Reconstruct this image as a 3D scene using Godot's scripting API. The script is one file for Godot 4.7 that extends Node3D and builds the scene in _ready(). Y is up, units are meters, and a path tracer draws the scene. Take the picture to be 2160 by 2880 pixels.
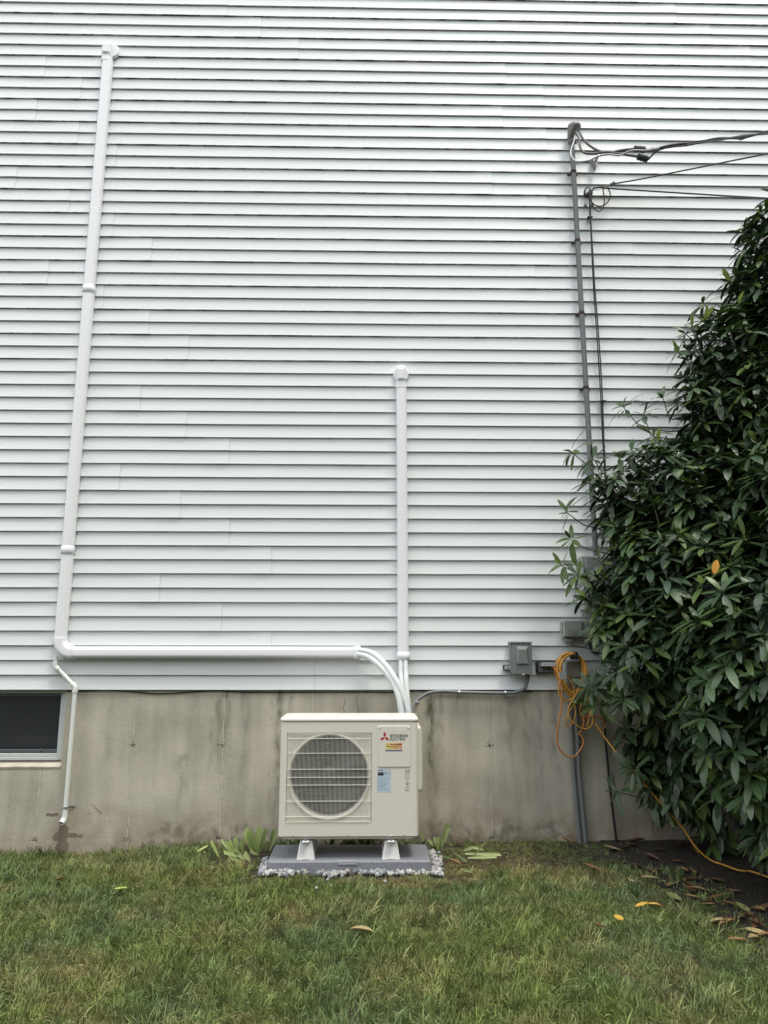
extends Node3D

const COURSE := 0.11438
const SIDING_BASE := 1.160
const CAMERA_AT := Vector3(0, 1.536, 5.764)

const PATHS := {
	"cord_1": [Vector3(1.442, 1.335, 0.100), Vector3(1.453, 1.305, 0.140), Vector3(1.469, 1.241, 0.170), Vector3(1.475, 1.154, 0.167), Vector3(1.470, 1.068, 0.165), Vector3(1.450, 0.960, 0.162), Vector3(1.426, 0.853, 0.159), Vector3(1.430, 0.760, 0.157), Vector3(1.467, 0.700, 0.154), Vector3(1.533, 0.670, 0.151), Vector3(1.580, 0.699, 0.149), Vector3(1.618, 0.749, 0.146), Vector3(1.634, 0.792, 0.143), Vector3(1.615, 0.829, 0.141), Vector3(1.596, 0.840, 0.138), Vector3(1.623, 0.867, 0.135), Vector3(1.644, 0.927, 0.133), Vector3(1.645, 1.021, 0.130)],
	"cord_2": [Vector3(1.482, 1.257, 0.140), Vector3(1.463, 1.213, 0.141), Vector3(1.456, 1.166, 0.143), Vector3(1.473, 1.109, 0.144), Vector3(1.514, 1.088, 0.145), Vector3(1.555, 1.105, 0.146), Vector3(1.576, 1.153, 0.147), Vector3(1.564, 1.214, 0.149), Vector3(1.522, 1.284, 0.150)],
	"cord_3": [Vector3(1.639, 1.285, 0.180), Vector3(1.613, 1.198, 0.178), Vector3(1.565, 1.112, 0.175), Vector3(1.527, 1.055, 0.173), Vector3(1.517, 1.012, 0.171), Vector3(1.528, 0.956, 0.168), Vector3(1.576, 0.909, 0.166), Vector3(1.637, 0.879, 0.164), Vector3(1.683, 0.892, 0.162), Vector3(1.708, 0.938, 0.159), Vector3(1.703, 0.994, 0.157), Vector3(1.693, 1.045, 0.155), Vector3(1.683, 1.110, 0.152), Vector3(1.665, 1.170, 0.150)],
	"cord_4": [Vector3(1.568, 1.076, 0.160), Vector3(1.549, 1.032, 0.156), Vector3(1.512, 0.976, 0.152), Vector3(1.495, 0.929, 0.148), Vector3(1.510, 0.898, 0.144), Vector3(1.543, 0.911, 0.140), Vector3(1.573, 0.953, 0.136), Vector3(1.586, 1.013, 0.132), Vector3(1.576, 1.065, 0.128), Vector3(1.539, 1.125, 0.124), Vector3(1.513, 1.212, 0.120)],
	"cord_5": [Vector3(1.656, 1.086, 0.120), Vector3(1.621, 1.021, 0.120), Vector3(1.624, 0.982, 0.120), Vector3(1.654, 0.960, 0.120), Vector3(1.691, 0.982, 0.120), Vector3(1.710, 1.042, 0.120), Vector3(1.707, 1.116, 0.120)],
	"cord_6": [Vector3(1.665, 0.884, 0.130), Vector3(1.682, 0.935, 0.128), Vector3(1.700, 0.999, 0.125), Vector3(1.696, 1.081, 0.122), Vector3(1.664, 1.164, 0.120)],
	"cord_7": [Vector3(1.632, 0.941, 0.100), Vector3(1.728, 0.962, 0.098), Vector3(1.778, 0.957, 0.097), Vector3(1.817, 0.918, 0.095), Vector3(1.821, 0.888, 0.093), Vector3(1.793, 0.862, 0.092), Vector3(1.750, 0.888, 0.090)],
	"cord_lead": [Vector3(1.677, 1.108, 0.130), Vector3(1.696, 1.022, 0.140), Vector3(1.716, 0.946, 0.150), Vector3(1.738, 0.897, 0.170), Vector3(1.775, 0.825, 0.210), Vector3(1.813, 0.751, 0.280), Vector3(1.871, 0.673, 0.360), Vector3(2.138, 0.343, 0.390), Vector3(2.237, 0.226, 0.420), Vector3(2.281, 0.144, 0.440), Vector3(2.332, 0.076, 0.460), Vector3(2.393, 0.030, 0.489), Vector3(2.422, 0.030, 0.563), Vector3(2.477, 0.030, 0.704), Vector3(2.534, 0.030, 0.714), Vector3(2.568, 0.030, 0.772), Vector3(2.605, 0.030, 0.866)],
	"drop_1": [Vector3(1.828, 6.054, 0.120), Vector3(1.844, 5.974, 0.146), Vector3(1.843, 5.868, 0.171), Vector3(1.866, 5.789, 0.197), Vector3(1.940, 5.758, 0.223), Vector3(2.045, 5.757, 0.249), Vector3(2.155, 5.722, 0.274), Vector3(2.294, 5.680, 0.300)],
	"drop_2": [Vector3(1.863, 6.055, 0.120), Vector3(1.881, 5.962, 0.150), Vector3(1.929, 5.871, 0.180), Vector3(1.999, 5.798, 0.210), Vector3(2.079, 5.760, 0.240), Vector3(2.159, 5.759, 0.270), Vector3(2.268, 5.754, 0.300)],
	"drop_3": [Vector3(1.823, 6.020, 0.120), Vector3(1.792, 5.914, 0.144), Vector3(1.760, 5.827, 0.167), Vector3(1.759, 5.749, 0.191), Vector3(1.795, 5.686, 0.215), Vector3(1.894, 5.682, 0.238), Vector3(1.978, 5.708, 0.262), Vector3(2.061, 5.708, 0.285), Vector3(2.141, 5.683, 0.309), Vector3(2.239, 5.712, 0.333), Vector3(2.348, 5.696, 0.356), Vector3(2.458, 5.702, 0.380)],
	"drop_main_1": [Vector3(2.373, 5.745, 0.300), Vector3(2.418, 5.738, 0.317), Vector3(2.479, 5.735, 0.333), Vector3(2.532, 5.741, 0.350), Vector3(2.608, 5.746, 0.367), Vector3(2.697, 5.747, 0.383), Vector3(2.778, 5.753, 0.400), Vector3(2.818, 5.568, 0.667), Vector3(2.867, 5.382, 0.933), Vector3(2.896, 5.211, 1.200), Vector3(3.222, 3.328, 4.132)],
	"drop_main_2": [Vector3(2.372, 5.735, 0.300), Vector3(2.425, 5.725, 0.317), Vector3(2.478, 5.724, 0.333), Vector3(2.532, 5.731, 0.350), Vector3(2.607, 5.733, 0.367), Vector3(2.696, 5.730, 0.383), Vector3(2.777, 5.738, 0.400), Vector3(2.817, 5.561, 0.667), Vector3(2.867, 5.391, 0.933), Vector3(2.895, 5.202, 1.200), Vector3(3.193, 3.183, 4.043)],
	"drop_main_3": [Vector3(2.391, 5.652, 0.300), Vector3(2.431, 5.694, 0.317), Vector3(2.470, 5.720, 0.333), Vector3(2.532, 5.734, 0.350), Vector3(2.607, 5.739, 0.367), Vector3(2.696, 5.739, 0.383), Vector3(2.778, 5.744, 0.400), Vector3(2.818, 5.578, 0.667), Vector3(2.866, 5.372, 0.933), Vector3(2.897, 5.219, 1.200), Vector3(3.252, 3.486, 4.220)],
	"comm_up": [Vector3(2.144, 5.580, 0.060), Vector3(2.244, 5.583, 0.085), Vector3(2.468, 5.615, 0.110), Vector3(2.692, 5.652, 0.135), Vector3(2.882, 5.680, 0.160), Vector3(2.939, 5.403, 0.630), Vector3(2.942, 5.112, 1.100), Vector3(2.965, 3.271, 4.076)],
	"comm_down": [Vector3(1.975, 5.540, 0.050), Vector3(2.030, 5.540, 0.070), Vector3(2.115, 5.516, 0.090), Vector3(2.306, 5.490, 0.110), Vector3(2.603, 5.459, 0.130), Vector3(2.867, 5.430, 0.150), Vector3(2.913, 5.084, 0.625), Vector3(2.906, 4.743, 1.100), Vector3(2.866, 2.699, 3.941)],
	"comm_loop": [Vector3(1.964, 5.388, 0.060), Vector3(1.947, 5.440, 0.059), Vector3(1.962, 5.500, 0.058), Vector3(1.996, 5.542, 0.058), Vector3(2.066, 5.557, 0.057), Vector3(2.112, 5.538, 0.056), Vector3(2.132, 5.479, 0.055), Vector3(2.114, 5.420, 0.054), Vector3(2.065, 5.373, 0.053), Vector3(2.011, 5.365, 0.053), Vector3(1.967, 5.394, 0.052), Vector3(1.958, 5.445, 0.051), Vector3(1.973, 5.506, 0.050), Vector3(1.961, 5.521, 0.040), Vector3(1.954, 5.449, 0.046), Vector3(1.966, 5.386, 0.051), Vector3(1.985, 5.332, 0.057), Vector3(2.020, 5.305, 0.063), Vector3(2.059, 5.350, 0.069), Vector3(2.068, 5.431, 0.074), Vector3(2.058, 5.520, 0.080)],
	"comm_drop": [Vector3(1.966, 5.538, 0.040), Vector3(1.954, 5.495, 0.040), Vector3(1.944, 5.410, 0.040), Vector3(1.943, 5.283, 0.040), Vector3(1.943, 5.166, 0.040), Vector3(1.942, 4.605, 0.030), Vector3(1.947, 4.237, 0.030), Vector3(1.950, 3.876, 0.030), Vector3(1.951, 3.522, 0.030), Vector3(1.948, 3.036, 0.030), Vector3(1.968, 1.836, 0.030)],
	"line_a1": [Vector3(-0.102, 1.466, 0.045), Vector3(-0.079, 1.466, 0.050), Vector3(-0.011, 1.455, 0.070), Vector3(0.053, 1.420, 0.110), Vector3(0.133, 1.338, 0.160), Vector3(0.203, 1.235, 0.200), Vector3(0.255, 1.133, 0.210), Vector3(0.285, 1.048, 0.210), Vector3(0.298, 0.963, 0.210)],
	"line_a2": [Vector3(-0.102, 1.436, 0.045), Vector3(-0.079, 1.434, 0.050), Vector3(-0.020, 1.419, 0.070), Vector3(0.044, 1.380, 0.110), Vector3(0.115, 1.311, 0.150), Vector3(0.177, 1.226, 0.180), Vector3(0.216, 1.132, 0.200), Vector3(0.233, 1.047, 0.200), Vector3(0.242, 0.962, 0.200)],
	"line_a3": [Vector3(-0.102, 1.450, 0.040), Vector3(-0.079, 1.448, 0.040), Vector3(-0.001, 1.428, 0.060), Vector3(0.071, 1.380, 0.100), Vector3(0.151, 1.293, 0.140), Vector3(0.213, 1.199, 0.170), Vector3(0.247, 1.097, 0.180), Vector3(0.265, 1.011, 0.180), Vector3(0.270, 0.960, 0.180)],
	"line_b1": [Vector3(0.241, 1.409, 0.040), Vector3(0.240, 1.369, 0.050), Vector3(0.237, 1.299, 0.070), Vector3(0.241, 1.230, 0.100), Vector3(0.254, 1.127, 0.130), Vector3(0.275, 1.043, 0.150), Vector3(0.283, 0.958, 0.160)],
	"line_b2": [Vector3(0.278, 1.409, 0.040), Vector3(0.278, 1.369, 0.050), Vector3(0.279, 1.299, 0.070), Vector3(0.280, 1.230, 0.100), Vector3(0.286, 1.127, 0.130), Vector3(0.293, 1.043, 0.150), Vector3(0.299, 0.958, 0.160)],
	"whip": [Vector3(1.246, 1.262, 0.030), Vector3(1.238, 1.226, 0.030), Vector3(1.214, 1.173, 0.030), Vector3(1.139, 1.142, 0.030), Vector3(1.061, 1.138, 0.030), Vector3(0.911, 1.139, 0.030), Vector3(0.774, 1.142, 0.030), Vector3(0.699, 1.144, 0.030), Vector3(0.573, 1.151, 0.030), Vector3(0.463, 1.140, 0.040), Vector3(0.398, 1.109, 0.060), Vector3(0.350, 1.076, 0.090), Vector3(0.322, 1.033, 0.140), Vector3(0.312, 0.995, 0.190), Vector3(0.308, 0.941, 0.240), Vector3(0.308, 0.871, 0.280)],
	"edge_cable": [Vector3(-2.382, 1.152, 0.000), Vector3(-2.243, 1.156, 0.000), Vector3(-2.056, 1.161, 0.000), Vector3(-1.868, 1.149, 0.000), Vector3(-1.680, 1.135, 0.000), Vector3(-1.493, 1.142, 0.000), Vector3(-1.318, 1.154, 0.000), Vector3(-1.166, 1.156, 0.000), Vector3(-0.955, 1.146, 0.000)],
	"edge_cable2": [Vector3(-0.228, 1.153, 0.000), Vector3(-0.046, 1.146, 0.000), Vector3(0.137, 1.143, 0.000), Vector3(0.210, 1.148, 0.000), Vector3(0.320, 1.155, 0.000), Vector3(0.595, 1.159, 0.000), Vector3(0.870, 1.157, 0.000), Vector3(1.292, 1.151, 0.000)],
	"nid_thin": [Vector3(1.584, 1.531, 0.090), Vector3(1.613, 1.506, 0.070), Vector3(1.655, 1.493, 0.050), Vector3(1.711, 1.488, 0.050), Vector3(1.747, 1.472, 0.050), Vector3(1.778, 1.445, 0.050), Vector3(1.821, 1.423, 0.040)],
	"nid_thick": [Vector3(1.732, 1.531, 0.080), Vector3(1.748, 1.495, 0.050), Vector3(1.760, 1.454, 0.050), Vector3(1.792, 1.448, 0.050), Vector3(1.841, 1.445, 0.040)],
	"black_drop": [Vector3(1.834, 1.159, 0.020), Vector3(1.839, 0.995, 0.020), Vector3(1.840, 0.768, 0.020), Vector3(1.848, 0.608, 0.020), Vector3(1.853, 0.469, 0.020)],
	"leaf_bed": [Vector3(2.109, 0.020, 0.273), Vector3(2.150, 0.020, 0.493), Vector3(2.052, 0.020, 0.634), Vector3(2.117, 0.020, 0.645), Vector3(2.183, 0.020, 0.666), Vector3(2.117, 0.020, 0.798), Vector3(1.923, 0.020, 0.912), Vector3(2.064, 0.020, 0.992), Vector3(2.013, 0.020, 1.017), Vector3(1.967, 0.020, 1.131), Vector3(2.022, 0.020, 1.218), Vector3(1.999, 0.020, 1.255), Vector3(2.066, 0.020, 1.498), Vector3(2.118, 0.020, 1.565), Vector3(2.294, 0.020, 1.319), Vector3(2.252, 0.020, 1.348), Vector3(2.278, 0.020, 1.021), Vector3(2.043, 0.020, -0.081), Vector3(1.977, 0.020, -0.018), Vector3(2.331, 0.020, 0.087), Vector3(2.326, 0.020, 0.148), Vector3(1.954, 0.020, 0.142), Vector3(2.146, 0.020, 1.445), Vector3(2.099, 0.020, 1.703), Vector3(2.377, 0.020, 0.266)],
	"leaf_single": [Vector3(1.798, 0.020, 0.884), Vector3(1.669, 0.020, 0.917), Vector3(1.842, 0.020, 1.145), Vector3(1.930, 0.020, 1.523), Vector3(2.183, 0.020, 1.303), Vector3(2.074, 0.020, 1.653), Vector3(2.013, 0.020, 1.761)],
	"leaf_lawn": [Vector3(1.779, 0.020, 0.221), Vector3(1.505, 0.020, 0.664), Vector3(1.474, 0.020, 0.133), Vector3(1.380, 0.020, 1.523), Vector3(1.573, 0.020, 1.346), Vector3(1.638, 0.020, 1.358), Vector3(1.237, 0.020, 1.639)],
	"misc_left": [Vector3(-1.213, 0.020, 0.241), Vector3(-1.198, 0.020, 0.439), Vector3(-1.136, 0.020, 0.130), Vector3(-1.014, 0.020, 0.271), Vector3(-0.901, 0.020, 0.134), Vector3(-0.806, 0.020, 0.220), Vector3(-0.732, 0.020, 0.165)],
	"misc_right": [Vector3(0.508, 0.020, 0.191), Vector3(0.681, 0.020, 0.266), Vector3(0.826, 0.020, 0.286), Vector3(0.811, 0.020, 0.177), Vector3(0.732, 0.020, 0.390), Vector3(0.852, 0.020, 0.357), Vector3(0.659, 0.020, 0.099), Vector3(0.584, 0.020, 0.553), Vector3(0.846, 0.020, 0.541), Vector3(0.963, 0.020, 0.376), Vector3(0.663, 0.020, 0.633), Vector3(0.400, 0.020, -0.103), Vector3(0.981, 0.020, 0.494)],
	"lawn_bits": [Vector3(-1.531, 0.020, 1.023), Vector3(-1.170, 0.020, 1.438), Vector3(-1.990, 0.020, 0.824), Vector3(-0.043, 0.020, 1.680), Vector3(-0.576, 0.020, 2.236), Vector3(-2.347, 0.020, 0.241)],
	"iris_left": [[-0.814, 0.020, 0.220, -0.813, 0.204, 0.240, 0.032], [-0.802, 0.020, 0.192, -0.759, 0.182, 0.212, 0.027], [-0.802, 0.020, 0.164, -0.800, 0.175, 0.184, 0.028], [-0.864, 0.020, 0.163, -0.915, 0.172, 0.183, 0.041], [-0.872, 0.020, 0.163, -0.882, 0.171, 0.183, 0.041], [-0.860, 0.020, 0.134, -0.857, 0.133, 0.154, 0.028], [-0.961, 0.020, 0.190, -0.986, 0.125, 0.210, 0.032], [-0.919, 0.020, 0.218, -0.939, 0.105, 0.238, 0.027], [-0.941, 0.020, 0.046, -0.948, 0.088, 0.066, 0.019], [-0.984, 0.020, 0.217, -1.024, 0.109, 0.237, 0.032], [-0.964, 0.020, 0.258, -1.040, 0.108, 0.278, 0.027], [-1.022, 0.020, 0.189, -1.083, 0.109, 0.209, 0.018], [-0.925, 0.020, 0.300, -1.042, 0.056, 0.320, 0.025], [-0.901, 0.020, 0.300, -0.967, 0.074, 0.320, 0.014], [-0.836, 0.020, 0.406, -0.877, 0.077, 0.426, 0.031], [-0.807, 0.020, 0.261, -0.860, 0.022, 0.281, 0.020], [-0.892, 0.020, 0.418, -0.977, 0.019, 0.438, 0.022], [-0.875, 0.020, 0.380, -0.919, 0.026, 0.400, 0.016], [-1.061, 0.020, 0.351, -1.125, 0.144, 0.371, 0.020], [-0.816, 0.020, 0.233, -0.836, 0.116, 0.253, 0.023], [-1.112, 0.020, -0.016, -1.117, 0.073, 0.004, 0.012], [-1.053, 0.020, -0.015, -1.032, 0.124, 0.005, 0.007]],
	"iris_corner": [[-0.736, 0.020, 0.136, -0.713, 0.164, 0.156, 0.025], [-0.737, 0.020, 0.165, -0.685, 0.160, 0.185, 0.023], [-0.761, 0.020, 0.164, -0.760, 0.091, 0.184, 0.018], [-0.761, 0.020, 0.136, -0.744, 0.079, 0.156, 0.016]],
	"iris_right": [[0.503, 0.020, 0.191, 0.475, 0.121, 0.211, 0.018], [0.503, 0.020, 0.191, 0.502, 0.121, 0.211, 0.024], [0.515, 0.020, 0.172, 0.520, 0.106, 0.192, 0.021], [0.529, 0.020, 0.173, 0.536, 0.103, 0.193, 0.012], [0.495, 0.020, 0.181, 0.430, 0.106, 0.201, 0.015], [0.528, 0.020, 0.097, 0.588, 0.199, 0.117, 0.036], [0.539, 0.020, 0.097, 0.588, 0.158, 0.117, 0.024], [0.541, 0.020, 0.078, 0.686, 0.329, 0.098, 0.005]],
	"iris_pad": [[0.421, 0.020, -0.002, 0.381, 0.119, 0.018, 0.021], [0.417, 0.020, 0.008, 0.394, 0.106, 0.028, 0.012]],
	"cut_leaves": [[0.681, 0.020, 0.266, 0.748, 0.075, 0.286, 0.021], [0.832, 0.020, 0.250, 0.755, 0.065, 0.270, 0.018], [0.683, 0.020, 0.328, 0.933, 0.045, 0.370, 0.020], [0.732, 0.020, 0.390, 0.823, 0.139, 0.410, 0.013], [0.693, 0.020, 0.415, 0.893, 0.045, 0.421, 0.017], [0.678, 0.020, 0.248, 0.709, 0.090, 0.268, 0.015], [0.449, 0.020, 0.316, 0.575, 0.045, 0.459, 0.015], [0.606, 0.020, 0.318, 0.666, 0.045, 0.544, 0.015], [0.630, 0.020, 0.625, 0.672, 0.045, 0.748, 0.014], [0.824, 0.020, 0.557, 0.851, 0.045, 0.579, 0.011]],
}

var M := {}
var taken := {}
var rng := RandomNumberGenerator.new()
var rough_noise := FastNoiseLite.new()


func _ready() -> void:
	rng.seed = 20
	rough_noise.seed = 4
	rough_noise.frequency = 1.0
	build_camera()
	build_light()
	build_materials()
	build_ground()
	build_house()
	build_line_covers()
	build_drain()
	build_heat_pump()
	build_line_sets()
	build_electrics()
	build_mast()
	build_comm_cables()
	build_cord()
	build_shrub()
	build_irises()
	build_fallen_leaves()
	build_grass()
	build_added_tree_row()


# ---------------------------------------------------------------- camera and light

func build_camera() -> void:
	var cam := Camera3D.new()
	cam.name = "camera"
	cam.fov = 71.6166
	cam.near = 0.05
	cam.far = 400.0
	add_child(cam)
	cam.basis = Basis(Vector3.UP, deg_to_rad(-1.06)) * Basis(Vector3.RIGHT, deg_to_rad(10.34)) * Basis(Vector3.BACK, deg_to_rad(0.063))
	cam.position = CAMERA_AT


func build_light() -> void:
	var sky_mat := ProceduralSkyMaterial.new()
	sky_mat.sky_top_color = Color(0.945, 0.963, 0.985)
	sky_mat.sky_horizon_color = Color(0.66, 0.67, 0.67)
	sky_mat.sky_curve = 0.6
	sky_mat.ground_bottom_color = Color(0.30, 0.33, 0.26)
	sky_mat.ground_horizon_color = Color(0.42, 0.45, 0.40)
	sky_mat.sky_energy_multiplier = 1.3
	var sky := Sky.new()
	sky.sky_material = sky_mat
	var env := Environment.new()
	env.background_mode = Environment.BG_SKY
	env.sky = sky
	env.background_energy_multiplier = 1.0
	env.ambient_light_source = Environment.AMBIENT_SOURCE_SKY
	env.tonemap_mode = Environment.TONE_MAPPER_LINEAR
	env.tonemap_exposure = 1.72
	env.sdfgi_enabled = true
	env.ssao_enabled = true
	env.ssil_enabled = true
	var world := WorldEnvironment.new()
	world.name = "world"
	world.environment = env
	add_child(world)
	var sun := DirectionalLight3D.new()
	sun.name = "sun"
	sun.light_color = Color(1.0, 0.97, 0.92)
	sun.light_energy = 0.5
	sun.light_angular_distance = 16.0
	sun.shadow_enabled = true
	add_child(sun)
	sun.look_at_from_position(Vector3(2.6, 10.0, 2.9), Vector3.ZERO, Vector3.UP)


# ---------------------------------------------------------------- materials

func mat(r: float, g: float, b: float, rough := 0.6, metal := 0.0) -> StandardMaterial3D:
	var m := StandardMaterial3D.new()
	m.albedo_color = Color(r, g, b).linear_to_srgb()
	m.roughness = rough
	m.metallic = metal
	m.cull_mode = BaseMaterial3D.CULL_DISABLED
	return m


func noise_tex(seed_: int, freq: float, lo: Color, hi: Color, size := 512, octaves := 4) -> NoiseTexture2D:
	var n := FastNoiseLite.new()
	n.seed = seed_
	n.frequency = freq
	n.fractal_octaves = octaves
	var g := Gradient.new()
	g.set_color(0, lo)
	g.set_color(1, hi)
	var t := NoiseTexture2D.new()
	t.width = size
	t.height = size
	t.seamless = true
	t.noise = n
	t.color_ramp = g
	return t


func tri(m: StandardMaterial3D, scale_: float, t: Texture2D, bump: Texture2D = null, bump_cm := 0.0) -> StandardMaterial3D:
	m.uv1_triplanar = true
	m.uv1_world_triplanar = true
	m.uv1_scale = Vector3.ONE * scale_
	m.albedo_texture = t
	if bump:
		m.heightmap_enabled = true
		m.heightmap_texture = bump
		m.heightmap_scale = bump_cm
	return m


func build_materials() -> void:
	var faint := noise_tex(11, 0.02, Color(0.95, 0.95, 0.94), Color(1, 1, 1), 256)
	var bumpy := noise_tex(12, 0.05, Color(0, 0, 0), Color(1, 1, 1), 256)
	M.cover = mat(0.82, 0.83, 0.845, 0.34)
	M.pvc = tri(mat(0.76, 0.78, 0.75, 0.38), 3.0, faint)
	M.trim = mat(0.74, 0.75, 0.75, 0.4)
	M.cabinet = mat(0.66, 0.635, 0.565, 0.42)
	M.cabinet_lid = mat(0.67, 0.66, 0.60, 0.36)
	M.wire = mat(0.78, 0.76, 0.68, 0.35)
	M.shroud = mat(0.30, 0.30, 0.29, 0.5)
	M.fan = mat(0.028, 0.029, 0.031, 0.5)
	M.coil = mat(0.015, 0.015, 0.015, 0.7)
	M.stand = tri(mat(0.72, 0.72, 0.71, 0.45), 3.0, faint)
	M.pad = tri(mat(0.215, 0.225, 0.255, 0.6), 4.0, noise_tex(13, 0.03, Color(0.86, 0.86, 0.86), Color(1, 1, 1), 256))
	M.pad_plate = mat(0.33, 0.34, 0.38, 0.5)
	M.zinc = mat(0.45, 0.46, 0.47, 0.4, 0.8)
	M.screw = mat(0.12, 0.12, 0.13, 0.4, 0.6)
	M.screw_light = mat(0.5, 0.5, 0.48, 0.35, 0.7)
	M.red = mat(0.42, 0.012, 0.03, 0.4)
	M.black_print = mat(0.012, 0.012, 0.013, 0.5)
	M.grey_print = mat(0.07, 0.07, 0.075, 0.6)
	M.label_blue = mat(0.46, 0.56, 0.66, 0.45)
	M.label_white = mat(0.62, 0.62, 0.62, 0.5)
	M.box_green = tri(mat(0.20, 0.22, 0.21, 0.5), 3.0, faint)
	M.box_grey = tri(mat(0.32, 0.335, 0.315, 0.55), 3.0, faint)
	M.meter = tri(mat(0.34, 0.35, 0.34, 0.5), 3.0, faint)
	M.conduit = tri(mat(0.15, 0.16, 0.17, 0.5), 4.0, faint)
	M.conduit_pvc = tri(mat(0.17, 0.18, 0.185, 0.5), 4.0, faint)
	M.mast = tri(mat(0.14, 0.15, 0.155, 0.5), 4.0, faint)
	M.weatherhead = tri(mat(0.19, 0.19, 0.18, 0.5, 0.2), 6.0, faint)
	M.rust = tri(mat(0.075, 0.038, 0.026, 0.8), 8.0, noise_tex(14, 0.04, Color(0.5, 0.45, 0.45), Color(1, 1, 1), 128))
	M.cable_grey = mat(0.10, 0.10, 0.105, 0.6)
	M.cable_black = mat(0.016, 0.016, 0.018, 0.5)
	M.aluminium = mat(0.36, 0.36, 0.36, 0.5, 0.5)
	M.tape = mat(0.02, 0.022, 0.022, 0.55)
	M.foil = mat(0.68, 0.71, 0.71, 0.42)
	M.cord_yellow = mat(0.52, 0.27, 0.045, 0.5)
	M.cord_orange = mat(0.50, 0.185, 0.04, 0.5)
	M.strap_black = mat(0.012, 0.012, 0.013, 0.8)
	M.glass_lid = mat(0.40, 0.42, 0.43, 0.25)
	M.receptacle = mat(0.10, 0.075, 0.06, 0.5)
	M.window_frame = mat(0.50, 0.53, 0.52, 0.4)
	M.screen = mat(0.012, 0.014, 0.018, 0.55)
	M.screen_rail = mat(0.085, 0.09, 0.10, 0.5)
	M.bark = tri(mat(0.075, 0.058, 0.045, 0.9), 6.0, noise_tex(15, 0.03, Color(0.5, 0.5, 0.5), Color(1, 1, 1), 128))
	M.twig = mat(0.10, 0.105, 0.05, 0.8)
	M.bud = mat(0.22, 0.25, 0.06, 0.6)
	M.siding = siding_material()
	M.concrete = concrete_material()
	var soil := mat(0.075, 0.058, 0.036, 0.95)
	M.soil = tri(soil, 1.2, noise_tex(21, 0.02, Color(0.45, 0.5, 0.35), Color(1, 1, 1), 512, 5), bumpy, 1.0)
	M.mulch = tri(mat(0.062, 0.047, 0.032, 0.95), 2.5, noise_tex(22, 0.03, Color(0.35, 0.33, 0.3), Color(1, 1, 1), 512, 5), bumpy, 1.5)
	for k in 4:
		M["leaf_%d" % k] = leaf_material(LEAF_TINT[k])


const LEAF_TINT := [Color(0.040, 0.074, 0.030), Color(0.050, 0.088, 0.038), Color(0.072, 0.115, 0.030), Color(0.030, 0.058, 0.028)]


func leaf_material(c: Color) -> StandardMaterial3D:
	var m := mat(c.r, c.g, c.b, 0.40)
	m.metallic_specular = 0.5
	m.backlight_enabled = true
	m.backlight = Color(0.16, 0.22, 0.05).linear_to_srgb()
	return m


func siding_material() -> StandardMaterial3D:
	# 4 m of vinyl: a clean face band, then heavy, medium and light mildew bands for the underside of the laps
	var w := 2048
	var h := 64
	var im := Image.create(w, h, false, Image.FORMAT_RGB8)
	var n := FastNoiseLite.new()
	n.seed = 5
	n.frequency = 1.0
	for y in h:
		var band := y / 16
		for x in w:
			var u := float(x) / w * TAU
			# wrap round so the strip repeats without a seam
			var cx := cos(u)
			var sx := sin(u)
			var long := n.get_noise_3d(cx * 3.5, sx * 3.5, band * 9.0)
			var mid := n.get_noise_3d(cx * 22.0, sx * 22.0, band * 5.0 + y * 0.25)
			var fine := n.get_noise_3d(cx * 110.0, sx * 110.0, y * 0.9)
			var c := Color(0.93, 0.945, 0.945)
			if band == 0:
				c = c * (1.0 - 0.012 * (1.0 + mid) - 0.008 * (1.0 + fine))
			else:
				var need: float = [0.0, 0.0, 0.28, 0.55][band]
				var d := clampf((long * 0.75 + mid * 0.55 + fine * 0.5 - need) * 3.4, 0.0, 1.0)
				c = c.lerp(Color(0.22, 0.225, 0.20), d * 0.9)
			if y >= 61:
				c = Color(0.74, 0.75, 0.74)  # darker rows for lapped panel ends: dirt and shadow line in the colour
			im.set_pixel(x, y, c)
	var m := mat(0.82, 0.83, 0.83, 0.44)
	m.albedo_texture = ImageTexture.create_from_image(im)
	return m


func blot(cx: float, cy: float, rx: float, ry: float, x: float, y: float) -> float:
	var dx := (x - cx) / rx
	var dy := (y - cy) / ry
	return clampf(1.0 - dx * dx - dy * dy, 0.0, 1.0)


const CONC_X0 := -4.8
const CONC_W := 10.4
const CONC_TOP := 1.2
const CONC_H := 1.6
const FORM_SEAMS := [-3.93, -3.235, -2.54, -1.842, -1.147, -0.455, 0.24, 0.938, 1.64, 2.33, 3.02, 3.72]
const STREAKS := [[-1.175, 1.15, 0.05, 0.62, 0.55, 1], [-1.12, 1.15, 0.04, 0.45, 0.45, 1], [-0.98, 1.15, 0.05, 0.8, 0.4, 0], [-1.24, 0.9, 0.03, 0.4, 0.35, 0], [-0.72, 1.15, 0.07, 1.1, 0.6, 0], [-0.62, 1.15, 0.03, 0.7, 0.35, 0], [-1.45, 0.62, 0.06, 0.5, 0.45, 0], [-1.62, 0.9, 0.05, 0.4, 0.2, 0], [0.48, 1.12, 0.06, 1.0, 0.75, 1], [0.56, 1.12, 0.03, 0.5, 0.4, 0], [1.10, 1.12, 0.06, 0.6, 0.4, 1], [1.22, 1.12, 0.05, 0.9, 0.35, 1], [1.34, 1.12, 0.03, 0.8, 0.35, 0], [1.45, 1.12, 0.05, 0.9, 0.45, 0], [-2.05, 1.0, 0.05, 0.7, 0.15, 0]]


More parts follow.
